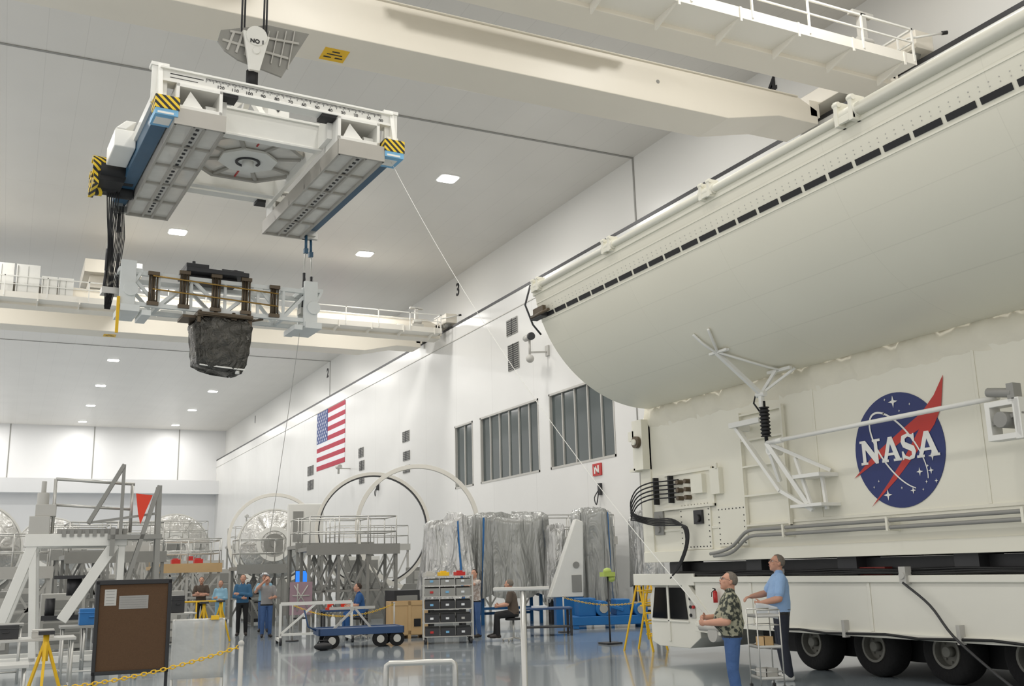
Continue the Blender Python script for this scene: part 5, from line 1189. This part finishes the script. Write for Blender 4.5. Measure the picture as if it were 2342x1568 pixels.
m=MB(); m.bx(-.3,.6,-.3,.6,1.75,1.82); m.cyl((.1,0,1.4),(.1,0,1.78),.15,14); m.bx(-.5,.3,-.2,.4,.9,1.0); m.cyl((-.35,0,1.0),(-.35,0,1.35),.1,12); m.beam((.1,.1,.95),(.1,.1,1.5),.08); part('mounted_device',G,m,DARK,local=True)

def table(label,loc,rz,L,D,h,mt,group=None):
    th=thing('bench',label,'bench',loc,rz,group)
    part('top',th,MB().bx(-L/2,L/2,-D/2,D/2,h-.04,h),mt,local=True,b=.004)
    m=MB()
    for x in (-L/2+.05,L/2-.05):
        for y in (-D/2+.05,D/2-.05): m.cyl((x,y,0),(x,y,h-.04),.02,8)
        m.cyl((x,-D/2+.05,.2),(x,D/2-.05,.2),.015,8)
    m.cyl((-L/2+.05,-D/2+.05,.2),(L/2-.05,-D/2+.05,.2),.015,8); part('frame',th,m,STEEL,local=True)
    return th
table('steel work bench with tools on it',(.35,17.2,0),0,1.4,.7,.9,STEEL)
table('grey work bench beside the gantry stand',(1.6,19.8,0),0,1.3,.7,.95,GREY)
table('low steel bench with equipment',(-.2,13.5,0),0,1.1,.6,.8,STEEL)
table('dark bench under the gantry stand',(2.2,22.2,0),0,1.5,.7,.85,DARK)
table('pale work bench with instruments',(3.5,26.0,0),0,1.4,.7,.9,LGREY)
table('grey bench with white covers',(-.2,20.5,0),0,1.2,.7,1.0,GREY)
for (x,y,z,a,b,c_,mt_,nm,lb) in ((1.45,19.8,.95,.4,.3,.28,EQBLUE,'storage_box','blue storage box on a bench'),(.1,17.2,.9,.35,.25,.2,DARK,'instrument_case','dark instrument case on a bench'),(.6,17.1,.9,.3,.2,.12,LGREY,'instrument_case','pale instrument case on a bench'),(-.3,13.5,.8,.3,.3,.1,WOOD,'parts_box','small cardboard box on a bench'),(2.0,22.2,.85,.4,.3,.3,GREY,'instrument_case','grey instrument case on a dark bench'),(2.6,22.2,.85,.3,.3,.2,LGREY,'instrument_case','pale instrument case on a dark bench'),(3.3,26,.9,.4,.3,.3,WHITE,'instrument_case','white instrument case on a pale bench'),(3.8,26,.9,.3,.3,.4,DARK,'instrument_case','dark instrument case on a pale bench'),(-.3,20.5,1.,.5,.4,.3,WHITE,'instrument_case','white covered instrument on a grey bench')):
    m=MB(); m.bx(x-a/2,x+a/2,y-b/2,y+b/2,z,z+c_); m.bx(x-a/2-.01,x+a/2+.01,y-b/2-.01,y+b/2+.01,z+c_*.7,z+c_*.78); m.bx(x-.05,x+.05,y-b/2-.03,y-b/2,z+c_*.45,z+c_*.55); solo(nm,lb,'case',m,mt_,b=.01)
def tripod(x,y,h,label):
    th=thing('tripod_stand',label,'stand',(x,y,0))
    m=MB()
    for k in range(3): a=2*math.pi*k/3+.4; m.beam((0,0,h),(.32*math.cos(a),.32*math.sin(a),0.02),.035)
    m.cyl((0,0,h-.3),(0,0,h+.05),.04,10); part('legs',th,m,YEL,local=True)
    part('head',th,MB().bx(-.1,.1,-.1,.1,h+.05,h+.1),DARK,local=True)
tripod(.6,15.8,.95,'yellow steel tripod jack stand'); tripod(4.7,27.6,1.0,'yellow tripod jack stand near the group'); tripod(5.3,28.6,1.0,'yellow tripod jack stand near the group')
th=thing('safety_rail','yellow tubular safety rail','railing',(4.9,30.0,0))
m=MB(); 
for x in (-.7,0,.7): m.cyl((x,0,0),(x,0,1.05),.025,8)
for z in (.55,1.05): m.cyl((-.7,0,z),(.7,0,z),.025,8)
part('rail',th,m,YEL,local=True)
m=MB(); y,z=37.5,5.8
m.mi(0).bx(XW-.06,XW,y-.35,y+.35,z-.26,z+.26); m.mi(1).bx(XW-.08,XW-.06,y+.1,y+.2,z-.17,z+.17); m.bx(XW-.08,XW-.06,y-.2,y-.1,z-.17,z+.17); m.prism([(XW-.08,y+.2,z+.17),(XW-.08,y+.1,z+.17),(XW-.08,y-.2,z-.17),(XW-.08,y-.1,z-.17)],(.02,0,0))
solo('wall_sign','red sign with white letter on the white wall','sign',m,[RED,WHITE])
for (y,z) in ((37.3,4.8),(66.5,7.3)):
    m=MB(); m.mi(0).bx(XW-.12,XW,y-.1,y+.1,z-.1,z+.4); m.tube(crom([(XW-.1,y,z+.35),(XW-.2,y-.1,z),(XW-.2,y+.1,z-.5),(XW-.2,y+.25,z-.2),(XW-.1,y+.08,z+.1)],3),.025,6)
    solo('wall_phone','dark wall telephone with hanging cord','telephone',m,[DARK])
m=MB(); y,z=41.6,11.8
m.mi(0).bx(XW-.1,XW,y-.15,y+.15,z-.2,z+.3); m.beam((XW-.05,y,z),(XW-1.0,y,z-.1),.08); m.cyl((XW-1.0,y,z-.3),(XW-1.0,y,z+.6),.06,10); m.cyl((XW-1.1,y-.3,z+.6),(XW-1.0,y+.4,z+.65),.15,14); m.ell((XW-1.0,y,z-.4),(.2,.2,.2)); m.mi(1).cyl((XW-1.1,y-.45,z+.6),(XW-1.1,y-.28,z+.6),.18,14)
solo('wall_camera','white surveillance camera on a wall bracket','camera',m,[LGREY,DARK])
for (y,z) in ((73.,9.3),(105,7.5)):
    m=MB(); m.beam((XW,y,z),(XW-.9,y,z),.08); m.cyl((XW-.9,y-.4,z+.1),(XW-.9,y+.3,z+.12),.16,12); m.cyl((XW-.9,y,z+.1),(XW-.9,y,z-.4),.08,10)
    solo('wall_camera','white surveillance camera on a wall bracket','camera',m,[LGREY])
